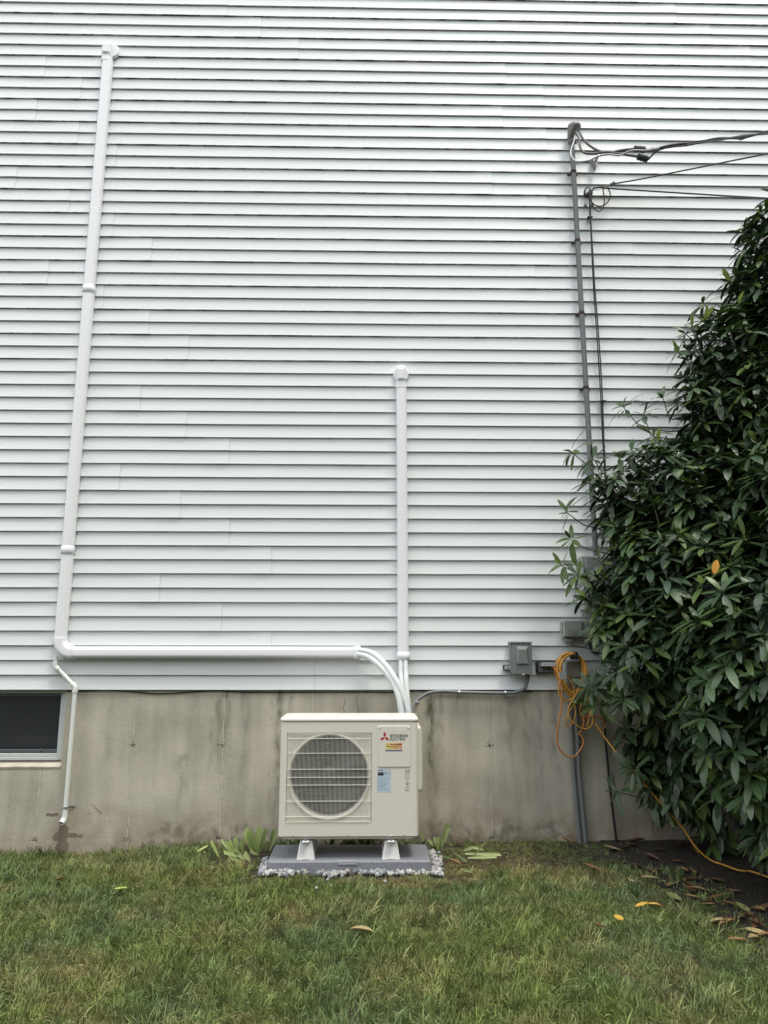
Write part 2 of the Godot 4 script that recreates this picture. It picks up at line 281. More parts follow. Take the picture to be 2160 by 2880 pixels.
func concrete_material() -> StandardMaterial3D:
	var w := 2048
	var h := 315
	var im := Image.create(w, h, false, Image.FORMAT_RGB8)
	var hi := Image.create(w, h, false, Image.FORMAT_L8)
	var n := FastNoiseLite.new()
	n.seed = 8
	n.frequency = 1.0
	n.fractal_octaves = 4
	var n2 := FastNoiseLite.new()
	n2.seed = 19
	n2.frequency = 1.0
	n2.fractal_type = FastNoiseLite.FRACTAL_NONE
	for py in h:
		var y := CONC_TOP - (py + 0.5) / h * CONC_H
		for px in w:
			var x := CONC_X0 + (px + 0.5) / w * CONC_W
			var big := n.get_noise_2d(x * 1.1, y * 1.6)
			var vert := n.get_noise_2d(x * 6.0 + 40.0, y * 0.8)
			var grain := n2.get_noise_2d(x * 90.0, y * 90.0)
			var grain2 := n2.get_noise_2d(x * 31.0, y * 31.0 + 50.0)
			var v := 0.41 * (1.0 + 0.26 * big + 0.20 * vert + 0.05 * grain + 0.03 * grain2)
			var c := Color(v * 1.03, v * 0.955, v * 0.78)
			var height := 0.6 + 0.10 * grain + 0.08 * grain2
			# mildew runs below the siding and the tie holes
			for s in STREAKS:
				if absf(x - s[0]) < s[2] * 1.6 and y < s[1] + 0.05 and y > s[1] - s[3]:
					var wob: float = s[2] * 0.5 * n2.get_noise_2d(y * 5.0, s[0] * 7.0)
					var across := clampf(1.0 - absf(x - s[0] - wob) / s[2], 0.0, 1.0)
					var along := clampf((y - s[1] + s[3]) / s[3], 0.0, 1.0)
					var amt: float = s[4] * 1.3 * across * sqrt(along) * clampf(0.62 + 1.0 * n.get_noise_2d(x * 16.0, y * 5.0 + 11.0) + 0.3 * grain, 0.0, 1.2)
					c = c.lerp(Color(0.075, 0.085, 0.035) if s[5] == 1 else Color(0.085, 0.08, 0.068), clampf(amt, 0.0, 0.9))
			# splashed earth and algae with a ragged top edge
			var edge := 0.17 + 0.10 * n.get_noise_2d(x * 2.5, 3.0) + 0.05 * n2.get_noise_2d(x * 14.0, 9.0)
			if x > -1.7 and x < 1.6 and y < edge:
				c = c.lerp(Color(0.085, 0.078, 0.052), clampf(0.40 + 0.9 * n.get_noise_2d(x * 9.0, y * 9.0) + 0.25 * grain, 0.0, 0.7) * smoothstep(edge, edge - 0.09, y))
			# brown earth stain near the bottom
			var brown := 0.30 + 0.20 * n.get_noise_2d(x * 1.7, 20.0)
			if y < brown:
				c = c.lerp(Color(0.24, 0.18, 0.12), clampf(0.35 + 0.5 * n.get_noise_2d(x * 4.0, y * 4.0 + 7.0), 0.0, 0.55) * smoothstep(brown, brown - 0.2, y))
			# wet patch below the drain outlet, two rusty scrapes
			var wet := maxf(blot(-2.33, 0.10, 0.045, 0.075, x, y), maxf(blot(-2.375, 0.075, 0.035, 0.035, x, y), maxf(blot(-2.26, 0.085, 0.055, 0.02, x, y), maxf(blot(-2.33, 0.0, 0.055, 0.07, x, y), blot(-2.195, 0.08, 0.02, 0.015, x, y)))))
			if wet > 0.01 and wet + 0.25 * grain2 > 0.18:
				c = c.lerp(Color(0.115, 0.082, 0.055), 0.72)
			if absf(y - 0.232 - 0.004 * grain2) < 0.011 and x > -2.47 and x < -2.375 and grain > -0.7:
				c = c.lerp(Color(0.085, 0.05, 0.038), 0.75)
			var sc := (x + 2.14) * 0.78 - (0.31 - y)
			if absf(sc) < 0.011 and x > -2.14 and x < -2.05 and grain2 > -0.4:
				c = c.lerp(Color(0.11, 0.075, 0.06), 0.5)
			# the joint left by each form panel
			for fx in FORM_SEAMS:
				var dx: float = absf(x - fx - 0.004 * n2.get_noise_2d(y * 6.0, fx))
				if dx < 0.0045:
					height += 0.35
					c = c.lerp(Color(0.56, 0.52, 0.43), 0.6)
				elif dx < 0.011:
					height -= 0.2
					c = c * 0.90
			# hairline cracks above the unit
			for k in 2:
				var cxk: float = [-0.215, -0.10][k] + 0.018 * n2.get_noise_2d(y * 9.0, k * 20.0) + 0.03 * (1.1 - y)
				if absf(x - cxk) < 0.0026 and y > 0.72 and y < [1.10, 1.16][k]:
					c = c * 0.45
					height -= 0.4
			im.set_pixel(px, py, c.clamp().linear_to_srgb())
			hi.set_pixel(px, py, Color(height, height, height).clamp())
	# air-bubble pits
	var r := RandomNumberGenerator.new()
	r.seed = 31
	for k in 700:
		var px := r.randi_range(2, w - 4)
		var py := r.randi_range(2, h - 3)
		var sz := 1 if r.randf() < 0.93 else 2
		var deep := r.randf_range(0.05, 0.30)
		for ax in sz + (1 if r.randf() < 0.15 else 0):
			for ay in sz:
				var c := im.get_pixel(px + ax, py + ay)
				im.set_pixel(px + ax, py + ay, c.lerp(Color(0.16, 0.15, 0.13), deep))
	# broken-out form ties: a rough crater at each
	for t in [[-1.842, 0.743], [-2.54, 0.048], [-1.842, 0.055], [-1.15, 0.742], [0.938, 0.733], [-1.147, 0.06], [0.938, 0.06], [1.64, 0.74], [-3.235, 0.05], [-0.455, 0.74]]:
		var cx := int((t[0] - CONC_X0) / CONC_W * w)
		var cy := int((CONC_TOP - t[1]) / CONC_H * h)
		for k in 46:
			var ax := cx + int(r.randfn(0, 2.6))
			var ay := cy + int(r.randfn(0, 1.9))
			if ax > 0 and ay > 0 and ax < w and ay < h:
				var dark := r.randf() < 0.55
				im.set_pixel(ax, ay, Color(0.17, 0.155, 0.135) if dark else Color(0.66, 0.63, 0.57))
				hi.set_pixel(ax, ay, Color(0.0, 0.0, 0.0) if dark else Color(0.95, 0.95, 0.95))
	var m := mat(1, 1, 1, 0.88)
	m.albedo_texture = ImageTexture.create_from_image(im)
	m.heightmap_enabled = true
	m.heightmap_texture = ImageTexture.create_from_image(hi)
	m.heightmap_scale = 0.45
	return m


# ---------------------------------------------------------------- objects

func numbered(called: String) -> String:
	taken[called] = taken.get(called, -1) + 1
	return called if taken[called] == 0 else "%s_%03d" % [called, taken[called]]


func thing(called: String, label: String, category: String, at := Vector3.ZERO, group := "") -> Node3D:
	var o := Node3D.new()
	o.name = numbered(called)
	add_child(o)
	o.position = at
	tag(o, label, category, group)
	return o


func tag(o: Node3D, label: String, category: String, group := "") -> void:
	o.set_meta("label", label)
	o.set_meta("category", category)
	if group:
		o.set_meta("group", group)


func whole(called: String, st: SurfaceTool, m: Material, label: String, category: String, group := "") -> MeshInstance3D:
	var o := MeshInstance3D.new()
	o.name = numbered(called)
	o.mesh = done(st)
	o.material_override = m
	add_child(o)
	tag(o, label, category, group)
	return o


# a part whose mesh is given in world coordinates
func part(called: String, st: SurfaceTool, m: Material, parent: Node3D) -> MeshInstance3D:
	return put(called, done(st), m, parent, Transform3D.IDENTITY)


func put(called: String, mesh: Mesh, m: Material, parent: Node3D, at: Transform3D) -> MeshInstance3D:
	var o := MeshInstance3D.new()
	o.name = called
	o.mesh = mesh
	o.material_override = m
	parent.add_child(o, true)
	o.transform = origin_of(parent).affine_inverse() * at
	return o


func origin_of(n: Node3D) -> Transform3D:
	var t := n.transform
	var p := n.get_parent()
	while p is Node3D and p != self:
		t = p.transform * t
		p = p.get_parent()
	return t


func setting(o: Node3D, called: String, kind := "structure") -> void:
	o.name = numbered(called)
	o.set_meta("kind", kind)


# ---------------------------------------------------------------- shapes

func begin() -> SurfaceTool:
	var st := SurfaceTool.new()
	st.begin(Mesh.PRIMITIVE_TRIANGLES)
	return st


func done(st: SurfaceTool) -> ArrayMesh:
	st.generate_normals()
	st.index()
	return st.commit()


func t3(st: SurfaceTool, a: Vector3, b: Vector3, c: Vector3) -> void:
	st.add_vertex(a)
	st.add_vertex(b)
	st.add_vertex(c)


func q4(st: SurfaceTool, a: Vector3, b: Vector3, c: Vector3, d: Vector3) -> void:
	t3(st, a, b, c)
	t3(st, a, c, d)


func box(st: SurfaceTool, lo: Vector3, hi: Vector3, b := 0.003) -> void:
	st.set_smooth_group(-1)
	var c := (lo + hi) / 2
	var e := (hi - lo) / 2
	b = minf(b, minf(e.x, minf(e.y, e.z)) * 0.9)
	var f := e - Vector3.ONE * b
	# faces
	for ax in 3:
		var u := (ax + 1) % 3
		var v := (ax + 2) % 3
		for s in [-1.0, 1.0]:
			var ps := []
			for q in [[-1, -1], [1, -1], [1, 1], [-1, 1]]:
				var p := Vector3.ZERO
				p[ax] = s * e[ax]
				p[u] = q[0] * f[u]
				p[v] = q[1] * f[v]
				ps.append(c + p)
			if s > 0:
				q4(st, ps[3], ps[2], ps[1], ps[0])
			else:
				q4(st, ps[0], ps[1], ps[2], ps[3])
	# edges and corners
	for ax in 3:
		var u := (ax + 1) % 3
		var v := (ax + 2) % 3
		for su in [-1.0, 1.0]:
			for sv in [-1.0, 1.0]:
				var a := Vector3.ZERO
				var d := Vector3.ZERO
				a[u] = su * e[u]
				a[v] = sv * f[v]
				d[u] = su * f[u]
				d[v] = sv * e[v]
				var a2 := a
				var d2 := d
				a[ax] = -f[ax]
				d[ax] = -f[ax]
				a2[ax] = f[ax]
				d2[ax] = f[ax]
				if su * sv > 0:
					q4(st, c + a, c + a2, c + d2, c + d)
				else:
					q4(st, c + d, c + d2, c + a2, c + a)
	for sx in [-1.0, 1.0]:
		for sy in [-1.0, 1.0]:
			for sz in [-1.0, 1.0]:
				var s := Vector3(sx, sy, sz)
				var px := c + Vector3(e.x, f.y, f.z) * s
				var py := c + Vector3(f.x, e.y, f.z) * s
				var pz := c + Vector3(f.x, f.y, e.z) * s
				if sx * sy * sz > 0:
					t3(st, px, pz, py)
				else:
					t3(st, px, py, pz)


func rings(st: SurfaceTool, rows: Array, closed := true, caps := true, smooth := true) -> void:
	var n: int = rows[0].size()
	st.set_smooth_group(1 if smooth else -1)
	for i in rows.size() - 1:
		var a = rows[i]
		var b = rows[i + 1]
		for j in (n if closed else n - 1):
			var k := (j + 1) % n
			q4(st, a[j], b[j], b[k], a[k])
	if caps and closed:
		st.set_smooth_group(-1)
		for e in 2:
			var ring = rows[0] if e == 0 else rows[-1]
			var mid := Vector3.ZERO
			for p in ring:
				mid += p
			mid /= n
			for j in n:
				if e == 0:
					t3(st, mid, ring[j], ring[(j + 1) % n])
				else:
					t3(st, mid, ring[(j + 1) % n], ring[j])


func smooth_path(pts: Array, step := 0.03) -> Array:
	var out := []
	for i in pts.size() - 1:
		var p0: Vector3 = pts[maxi(i - 1, 0)]
		var p1: Vector3 = pts[i]
		var p2: Vector3 = pts[i + 1]
		var p3: Vector3 = pts[mini(i + 2, pts.size() - 1)]
		var n := clampi(int(p1.distance_to(p2) / step), 1, 14)
		for k in n:
			out.append(p1.cubic_interpolate(p2, p0, p3, float(k) / n))
	out.append(pts[-1])
	return out


func tube(st: SurfaceTool, pts: Array, r: float, sides := 8, rib := 0.0, r_end := -1.0, capped := true) -> void:
	var rows := []
	var t: Vector3 = (pts[1] - pts[0]).normalized()
	var up := Vector3.UP if absf(t.y) < 0.9 else Vector3.RIGHT
	var u := t.cross(up).normalized()
	for i in pts.size():
		var d: Vector3 = (pts[mini(i + 1, pts.size() - 1)] - pts[maxi(i - 1, 0)]).normalized()
		u = (u - d * u.dot(d)).normalized()
		var v := d.cross(u)
		var rr := r if r_end < 0.0 else lerpf(r, r_end, float(i) / (pts.size() - 1))
		if rib > 0.0 and i % 2 == 1:
			rr -= rib
		var ring := []
		for k in sides:
			var a := TAU * k / sides
			ring.append(pts[i] + (u * cos(a) + v * sin(a)) * rr)
		rows.append(ring)
	rings(st, rows, true, capped)


func pipe(pts: Array, r: float, sides := 12) -> SurfaceTool:
	var st := begin()
	tube(st, pts, r, sides)
	return st


func ball(st: SurfaceTool, c: Vector3, r: float, squash := Vector3.ONE) -> void:
	var rows := []
	for i in 6:
		var a := PI * (i + 0.05) / 5.1 - PI / 2
		var ring := []
		for k in 10:
			var b := TAU * k / 10
			ring.append(c + Vector3(cos(a) * cos(b), sin(a), cos(a) * sin(b)) * r * squash)
		rows.append(ring)
	rings(st, rows)


# plate in the x-y plane between z0 and z1 from an outline, front edge eased by b
func plate(st: SurfaceTool, outline: Array, z0: float, z1: float, b := 0.0015) -> void:
	var mid := Vector2.ZERO
	for p in outline:
		mid += p
	mid /= outline.size()
	var rows := []
	for lv in [[z0, 0.0], [z1 - b, 0.0], [z1, b]]:
		var ring := []
		for p in outline:
			var q: Vector2 = p + (mid - p).normalized() * lv[1]
			ring.append(Vector3(q.x, q.y, lv[0]))
		rows.append(ring)
	rings(st, rows, true, true, false)


func round_rect(x0: float, y0: float, x1: float, y1: float, r: float, n := 4) -> Array:
	var out := []
	for c in [[x1 - r, y0 + r, -PI / 2], [x1 - r, y1 - r, 0.0], [x0 + r, y1 - r, PI / 2], [x0 + r, y0 + r, PI]]:
		for k in n + 1:
			var a: float = c[2] + PI / 2 * k / n
			out.append(Vector2(c[0] + cos(a) * r, c[1] + sin(a) * r))
	return out


func lettering(text: String, at: Vector3, width: float, height: float, m: Material, parent: Node3D, called := "lettering", bold := true) -> MeshInstance3D:
	var f := SystemFont.new()
	f.font_names = PackedStringArray(["Droid Sans"])
	f.font_weight = 700 if bold else 400
	var tm := TextMesh.new()
	tm.text = text
	tm.font = f
	tm.font_size = 48
	tm.pixel_size = 0.01
	tm.depth = 0.02
	tm.curve_step = 2.0
	var bb := tm.get_aabb()
	var sx := width / maxf(bb.size.x, 0.001)
	var sy := height / maxf(bb.size.y, 0.001)
	var t := Transform3D(Basis.from_scale(Vector3(sx, sy, 0.04)), Vector3.ZERO)
	t.origin = at - Vector3(bb.get_center().x * sx, bb.get_center().y * sy, 0)
	return put(called, tm, m, parent, t)


# ---------------------------------------------------------------- ground

func ground_h(x: float, z: float) -> float:
	var base := lerpf(-0.045, 0.028, smoothstep(-2.1, -1.2, x))
	base += 0.012 * smoothstep(0.2, 1.0, x)
	var near := smoothstep(0.9, 0.0, z)
	var h := lerpf(0.0, base, near)
	h += 0.012 * rough_noise.get_noise_2d(x * 1.3, z * 1.3) * smoothstep(0.0, 0.4, z)
	return h


func bed_edge(z: float) -> float:
	# left border of the bare bed under the shrub
	return lerpf(1.74, 1.86, smoothstep(0.3, 1.2, z)) + 0.10 * rough_noise.get_noise_1d(z * 2.3 + 5.0) - 0.05 * smoothstep(1.6, 2.4, z) + 0.5 * smoothstep(1.75, 2.5, z)


func build_ground() -> void:
	var st := begin()
	st.set_smooth_group(1)
	var xs := []
	var zs := []
	for k in [-160.0, -60.0, -20.0, -9.0]:
		xs.append(k)
	for i in 90:
		xs.append(-6.0 + i * 0.14)
	for k in [9.0, 20.0, 60.0, 160.0]:
		xs.append(k)
	for i in 44:
		zs.append(-0.25 + i * 0.14)
	for k in [7.5, 12.0, 25.0, 60.0, 160.0]:
		zs.append(k)
	for i in xs.size() - 1:
		for j in zs.size() - 1:
			var p := []
			for q in [[0, 0], [1, 0], [1, 1], [0, 1]]:
				var x: float = xs[i + q[0]]
				var z: float = zs[j + q[1]]
				p.append(Vector3(x, ground_h(x, z) - 0.012, z))
			q4(st, p[0], p[1], p[2], p[3])
	var o := MeshInstance3D.new()
	o.mesh = done(st)
	o.material_override = M.soil
	setting(o, "ground")
	add_child(o)
	# bare earth and litter under the shrub
	st = begin()
	st.set_smooth_group(1)
	for j in 26:
		for i in 22:
			var p := []
			for q in [[0, 0], [1, 0], [1, 1], [0, 1]]:
				var z: float = -0.02 + (j + q[1]) * 0.12
				var x0 := bed_edge(z) + 0.03
				var x := lerpf(x0, 4.9, (i + q[0]) / 22.0)
				p.append(Vector3(x, ground_h(x, z) - 0.004 + 0.01 * rough_noise.get_noise_2d(x * 9.0, z * 9.0), z))
			q4(st, p[0], p[1], p[2], p[3])
	o = MeshInstance3D.new()
	o.mesh = done(st)
	o.material_override = M.mulch
	setting(o, "mulch_bed")
	add_child(o)
	build_gravel()


func stone_mesh(seed_: int) -> ArrayMesh:
	var r := RandomNumberGenerator.new()
	r.seed = seed_
	var st := begin()
	var rows := []
	var stretch := Vector3(r.randf_range(0.8, 1.3), r.randf_range(0.6, 0.85), r.randf_range(0.75, 1.1))
	for i in 4:
		var a := PI * (i + 0.35) / 3.7 - PI / 2
		var ring := []
		for k in 6:
			var b := TAU * (k + 0.5 * (i % 2)) / 6
			ring.append(Vector3(cos(a) * cos(b), sin(a), cos(a) * sin(b)) * r.randf_range(0.75, 1.15) * stretch)
		rows.append(ring)
	rings(st, rows, true, true, false)
	return done(st)


func build_gravel() -> void:
	var bed := Node3D.new()
	setting(bed, "gravel_border")
	add_child(bed)
	var meshes := []
	for k in 7:
		meshes.append(stone_mesh(100 + k))
	var mats := []
	for c in [[0.46, 0.47, 0.48], [0.62, 0.62, 0.61], [0.33, 0.35, 0.375], [0.52, 0.47, 0.42], [0.22, 0.235, 0.255], [0.56, 0.56, 0.57]]:
		mats.append(tri(mat(c[0], c[1], c[2], 0.8), 14.0, noise_tex(40 + mats.size(), 0.05, Color(0.72, 0.72, 0.72), Color(1, 1, 1), 128)))
	var r := RandomNumberGenerator.new()
	r.seed = 77
	var spots := []
	while spots.size() < 290:
		var x := r.randf_range(-0.80, 0.56)
		var z := r.randf_range(0.16, 0.72)
		var out := maxf(maxf(-0.69 - x, x - 0.42), z - 0.625)
		if out < 0.008 or (z < 0.55 and x < -0.60 and x > -0.8 and r.randf() < 0.5):
			continue
		var limit := 0.064 + 0.014 * sin(x * 19.0) + 0.01 * sin(x * 43.0)
		if z < 0.6:
			limit = 0.09 if x > 0 else 0.06
			if z < (0.27 if x > 0 else 0.36):
				continue
		if out > limit or (out > limit * 0.75 and r.randf() < 0.5):
			continue
		spots.append([Vector3(x, 0, z), r.randf_range(0.0125, 0.0225) * (1.0 if out < 0.06 else 0.85)])
	spots.sort_custom(func(a, b): return a[0].z > b[0].z)
	for s in spots:
		var p: Vector3 = s[0]
		var size: float = s[1]
		var t := Transform3D(Basis.from_euler(Vector3(r.randf() * TAU, r.randf() * TAU, r.randf() * TAU)).scaled(Vector3.ONE * size), Vector3(p.x, ground_h(p.x, p.z) + size * 0.35 + r.randf_range(0.0, 0.008), p.z))
		var k := r.randi() % meshes.size()
		put("stone", meshes[k], mats[r.randi() % mats.size()], bed, t)
	# a few stray chips in the grass
	for q in [[-0.27, 0.80], [-0.18, 0.735], [-0.24, 0.93], [-0.33, 0.98], [0.10, 0.86]]:
		var t := Transform3D(Basis.from_euler(Vector3(q[0] * 20, q[1] * 30, 1)).scaled(Vector3.ONE * 0.012), Vector3(q[0], ground_h(q[0], q[1]) + 0.02, q[1]))
		put("stone", meshes[2], mats[1], bed, t)


# ---------------------------------------------------------------- house

const SEAM_LENGTH := 4.272
const SEAM_AT := [-0.446, -0.792, -1.196, -1.702, -0.813, -1.162, -1.573, -2.083, -1.19, -1.556, -1.956, -2.45, -1.572, -1.923, -2.332, -2.828, -1.942, -2.294, -2.699, -3.191, -2.316, -2.674, -3.072, -2.681, -3.03, -0.696, -1.055, -1.38, -1.75, -2.2, -2.6, -0.5, -0.9]
const WALL_X0 := -4.75
const WALL_X1 := 5.4


func build_house() -> void:
	var house := thing("house", "white clapboard house wall above a bare grey concrete foundation", "house", Vector3(0, 0, 0))
	var st := begin()
	box(st, Vector3(WALL_X0 + 0.02, -0.4, -7.5), Vector3(WALL_X1 - 0.02, SIDING_BASE + COURSE * 66 + 0.05, -0.13), 0.01)
	part("wall_core", st, M.trim, house)
	for n in 33:
		var x := WALL_X0
		var seams := []
		var s: float = SEAM_AT[n]
		while s - SEAM_LENGTH > WALL_X0 + 0.1:
			s -= SEAM_LENGTH
		while s < WALL_X1 - 0.1:
			if s > WALL_X0 + 0.1:
				seams.append(s)
			s += SEAM_LENGTH
		seams.append(WALL_X1)
		for k in seams.size():
			part("siding_panel", siding_panel(x if k == 0 else x - 0.03, seams[k], n, k < seams.size() - 1), M.siding, house)
			x = seams[k]
	for s in [[WALL_X0 - 0.09, WALL_X0], [WALL_X1, WALL_X1 + 0.09]]:
		st = begin()
		box(st, Vector3(s[0], SIDING_BASE - 0.01, -0.1), Vector3(s[1], SIDING_BASE + COURSE * 66, 0.012))
		part("corner_post", st, M.trim, house)
	build_foundation(house)


func siding_panel(x0: float, x1: float, n: int, lapped: bool) -> SurfaceTool:
	var st := begin()
	var base := SIDING_BASE + n * 2 * COURSE
	# profile strips: [y0, z0, v0, y1, z1, v1, smooth group]
	var strips := []
	for c in 2:
		var y := base + c * COURSE
		# mildew gathers where one panel hooks over the next, and more so high on the wall
		var band := 3
		if c == 0:
			band = 3 if n < 5 else (2 if n < 12 else 1)
		else:
			band = 3 if n < 14 else 2
		var v0 := band * 0.25 + 0.02
		var v1 := band * 0.25 + 0.21
		var vf := 0.02
		strips.append([y + 0.003, -0.0148, v0, y, -0.0015, v1 - 0.03, 2 + c * 4])
		strips.append([y, -0.0015, v1 - 0.03, y + 0.0022, 0.0, v1, 3 + c * 4])
		var ys := [0.0022, 0.016, 0.034, 0.058, 0.086, COURSE + (0.003 if c == 0 else 0.014)]
		for k in 5:
			var za: float = -0.0140 * (1.0 - pow(1.0 - minf((ys[k] - 0.0022) / COURSE, 1.0), 1.7))
			var zb: float = -0.0140 * (1.0 - pow(1.0 - minf((ys[k + 1] - 0.0022) / COURSE, 1.0), 1.7))
			strips.append([y + ys[k], za, vf + 0.04 * k, y + ys[k + 1], zb - (0.001 if k == 4 else 0.0), vf + 0.04 * (k + 1), 4 + c * 4])
	var cols := []
	var x := x0
	while x < x1 - 0.05:
		cols.append(x)
		x += 0.11
	cols.append(x1)
	var last := cols.size() - 1
	var off := func(xx: float, edge: bool) -> Vector2:
		var dz := 0.0013 * rough_noise.get_noise_2d(xx * 1.1, n * 7.7) + 0.0006 * rough_noise.get_noise_2d(xx * 4.0, n * 3.1)
		var dy := 0.0022 * rough_noise.get_noise_2d(xx * 0.5, n * 5.3 + 90.0)
		if lapped:
			dz += 0.0030 * smoothstep(0.30, 0.0, x1 - xx)
		return Vector2(dz, dy)
	for s in strips:
		st.set_smooth_group(s[6])
		for i in last:
			var a: float = cols[i]
			var b: float = cols[i + 1]
			var oa: Vector2 = off.call(a, false)
			var ob: Vector2 = off.call(b, false)
			var ua := a * 0.25 + n * 0.377
			var ub := b * 0.25 + n * 0.377
			var p := [Vector3(a, s[0] + oa.y, s[1] + oa.x), Vector3(a, s[3] + oa.y, s[4] + oa.x), Vector3(b, s[3] + ob.y, s[4] + ob.x), Vector3(b, s[0] + ob.y, s[1] + ob.x)]
			var uv := [Vector2(ua, s[2]), Vector2(ua, s[5]), Vector2(ub, s[5]), Vector2(ub, s[2])]
			for k in [0, 1, 2, 0, 2, 3]:
				st.set_uv(uv[k])
				st.add_vertex(p[k])
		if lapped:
			# the cut end of the sheet, coloured darker for seam dirt and the lap's shadow line
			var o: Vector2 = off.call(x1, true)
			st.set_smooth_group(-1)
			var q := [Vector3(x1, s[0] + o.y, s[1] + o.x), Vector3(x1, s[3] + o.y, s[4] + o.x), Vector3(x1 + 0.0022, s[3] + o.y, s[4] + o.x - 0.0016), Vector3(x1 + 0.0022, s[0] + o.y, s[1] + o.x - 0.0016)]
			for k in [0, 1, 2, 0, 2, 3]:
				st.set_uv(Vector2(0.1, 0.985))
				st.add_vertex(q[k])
	return st


func conc_quad(st: SurfaceTool, p: Array) -> void:
	for k in [0, 1, 2, 0, 2, 3]:
		st.set_uv(Vector2((p[k].x - CONC_X0 + (p[k].z + 0.02) * 0.7) / CONC_W, (CONC_TOP - p[k].y) / CONC_H))
		st.add_vertex(p[k])


func build_foundation(house: Node3D) -> void:
	var st := begin()
	st.set_smooth_group(-1)
	var f := -0.022
	var wx0 := -3.30
	var wx1 := -2.386
	var wy := 0.582
	for r in [[WALL_X0, -0.4, WALL_X1, wy], [wx1, wy, WALL_X1, 1.185], [WALL_X0, wy, wx0, 1.185]]:
		conc_quad(st, [Vector3(r[0], r[1], f), Vector3(r[0], r[3], f), Vector3(r[2], r[3], f), Vector3(r[2], r[1], f)])
	# window reveal
	conc_quad(st, [Vector3(wx1, wy, f), Vector3(wx1, 1.185, f), Vector3(wx1, 1.185, -0.13), Vector3(wx1, wy, -0.13)])
	conc_quad(st, [Vector3(wx0, wy, f), Vector3(wx0, 1.185, f), Vector3(wx0, 1.185, -0.13), Vector3(wx0, wy, -0.13)])
	part("foundation_wall", st, M.concrete, house)
	st = begin()
	st.set_smooth_group(-1)
	var steps := 14
	for i in steps:
		var a := lerpf(wx0, wx1, float(i) / steps)
		var b := lerpf(wx0, wx1, float(i + 1) / steps)
		var ja := 0.006 * rough_noise.get_noise_1d(a * 9.0)
		var jb := 0.006 * rough_noise.get_noise_1d(b * 9.0)
		conc_quad(st, [Vector3(a, wy + 0.003 + ja, f + 0.006), Vector3(a, wy + 0.044, -0.075), Vector3(b, wy + 0.044, -0.075), Vector3(b, wy + 0.003 + jb, f + 0.006)])
		conc_quad(st, [Vector3(a, wy - 0.012, f + 0.004), Vector3(a, wy + 0.003 + ja, f + 0.006), Vector3(b, wy + 0.003 + jb, f + 0.006), Vector3(b, wy - 0.012, f + 0.004)])
	part("window_sill", st, M.concrete, house)
	# basement window: outer frame, screen rails, dark screen
	var x1 := wx1 - 0.004
	var x0 := wx0 + 0.004
	var zf := -0.062
	st = begin()
	box(st, Vector3(x1 - 0.030, 0.628, -0.10), Vector3(x1, 1.18, zf + 0.012), 0.002)
	box(st, Vector3(x0, 0.628, -0.10), Vector3(x0 + 0.030, 1.18, zf + 0.012), 0.002)
	box(st, Vector3(x0 + 0.030, 0.626, -0.10), Vector3(x1 - 0.030, 0.652, zf + 0.018), 0.003)
	box(st, Vector3(x0 + 0.030, 1.13, -0.10), Vector3(x1 - 0.030, 1.18, zf + 0.012), 0.002)
	var w := part("basement_window", st, M.window_frame, house)
	st = begin()
	box(st, Vector3(x1 - 0.052, 0.655, -0.10), Vector3(x1 - 0.033, 1.127, zf + 0.002), 0.002)
	box(st, Vector3(x0 + 0.033, 0.655, -0.10), Vector3(x0 + 0.052, 1.127, zf + 0.002), 0.002)
	box(st, Vector3(x0 + 0.052, 0.655, -0.10), Vector3(x1 - 0.052, 0.676, zf + 0.004), 0.002)
	part("sash", st, M.window_frame, w)
	st = begin()
	box(st, Vector3(x0 + 0.054, 0.679, -0.10), Vector3(x1 - 0.054, 0.705, zf - 0.004), 0.003)
	part("screen_rail", st, M.screen_rail, w)
	st = begin()
	box(st, Vector3(x0 + 0.054, 1.105, -0.10), Vector3(x1 - 0.054, 1.127, zf - 0.006), 0.003)
	part("screen_rail", st, M.screen_rail, w)
	st = begin()
	st.set_smooth_group(1)
	for i in 20:
		for j in 10:
			var p := []
			for q in [[0, 0], [0, 1], [1, 1], [1, 0]]:
				var x := lerpf(x0 + 0.05, x1 - 0.05, (i + q[0]) / 20.0)
				var y := lerpf(0.70, 1.11, (j + q[1]) / 10.0)
				var bulge := 0.006 * exp(-pow((y - 0.725) / 0.03, 2.0)) * (1.0 + sin(x * 9.0))
				p.append(Vector3(x, y, zf - 0.014 + bulge))
			q4(st, p[0], p[1], p[2], p[3])
	part("insect_screen", st, M.screen, w)
	st = begin()
	ball(st, Vector3(-2.565, 0.70, zf), 0.007)
	box(st, Vector3(-2.569, 0.70, zf - 0.006), Vector3(-2.561, 0.715, zf + 0.002), 0.001)
	part("latch", st, M.screen_rail, w)


# ---------------------------------------------------------------- line-set covers

# half-outline of the cover: x across, z out from the wall
func duct_section(w: float, d: float) -> Array:
	var out := [Vector2(-w / 2, 0.0), Vector2(-w / 2, d * 0.42)]
	for k in 4:
		var a := PI - PI / 2 * (k + 1) / 5.0 - 0.1
		out.append(Vector2(-w * 0.22 + cos(a) * w * 0.28, d * 0.42 + sin(a) * d * 0.58))
	out.append(Vector2(-w * 0.2, d))
	var left := out.duplicate()
	left.reverse()
	for p in left:
		out.append(Vector2(-p.x, p.y))
	return out


# sweep the section along a path in the wall plane; frames: [[centre Vector2, across Vector2], ...]
func duct(st: SurfaceTool, frames: Array, w: float, d: float, z := -0.006, soft := true) -> void:
	var rows := []
	for f in frames:
		var ring := []
		var s := duct_section(w * (f[2] if f.size() > 2 else 1.0), d * (f[3] if f.size() > 3 else 1.0))
		for p in s:
			ring.append(Vector3(f[0].x + f[1].x * p.x, f[0].y + f[1].y * p.x, z + p.y))
		rows.append(ring)
	rings(st, rows, true, true, soft)


func straight(a: Vector2, b: Vector2, across: Vector2) -> Array:
	return [[a, across], [b, across]]


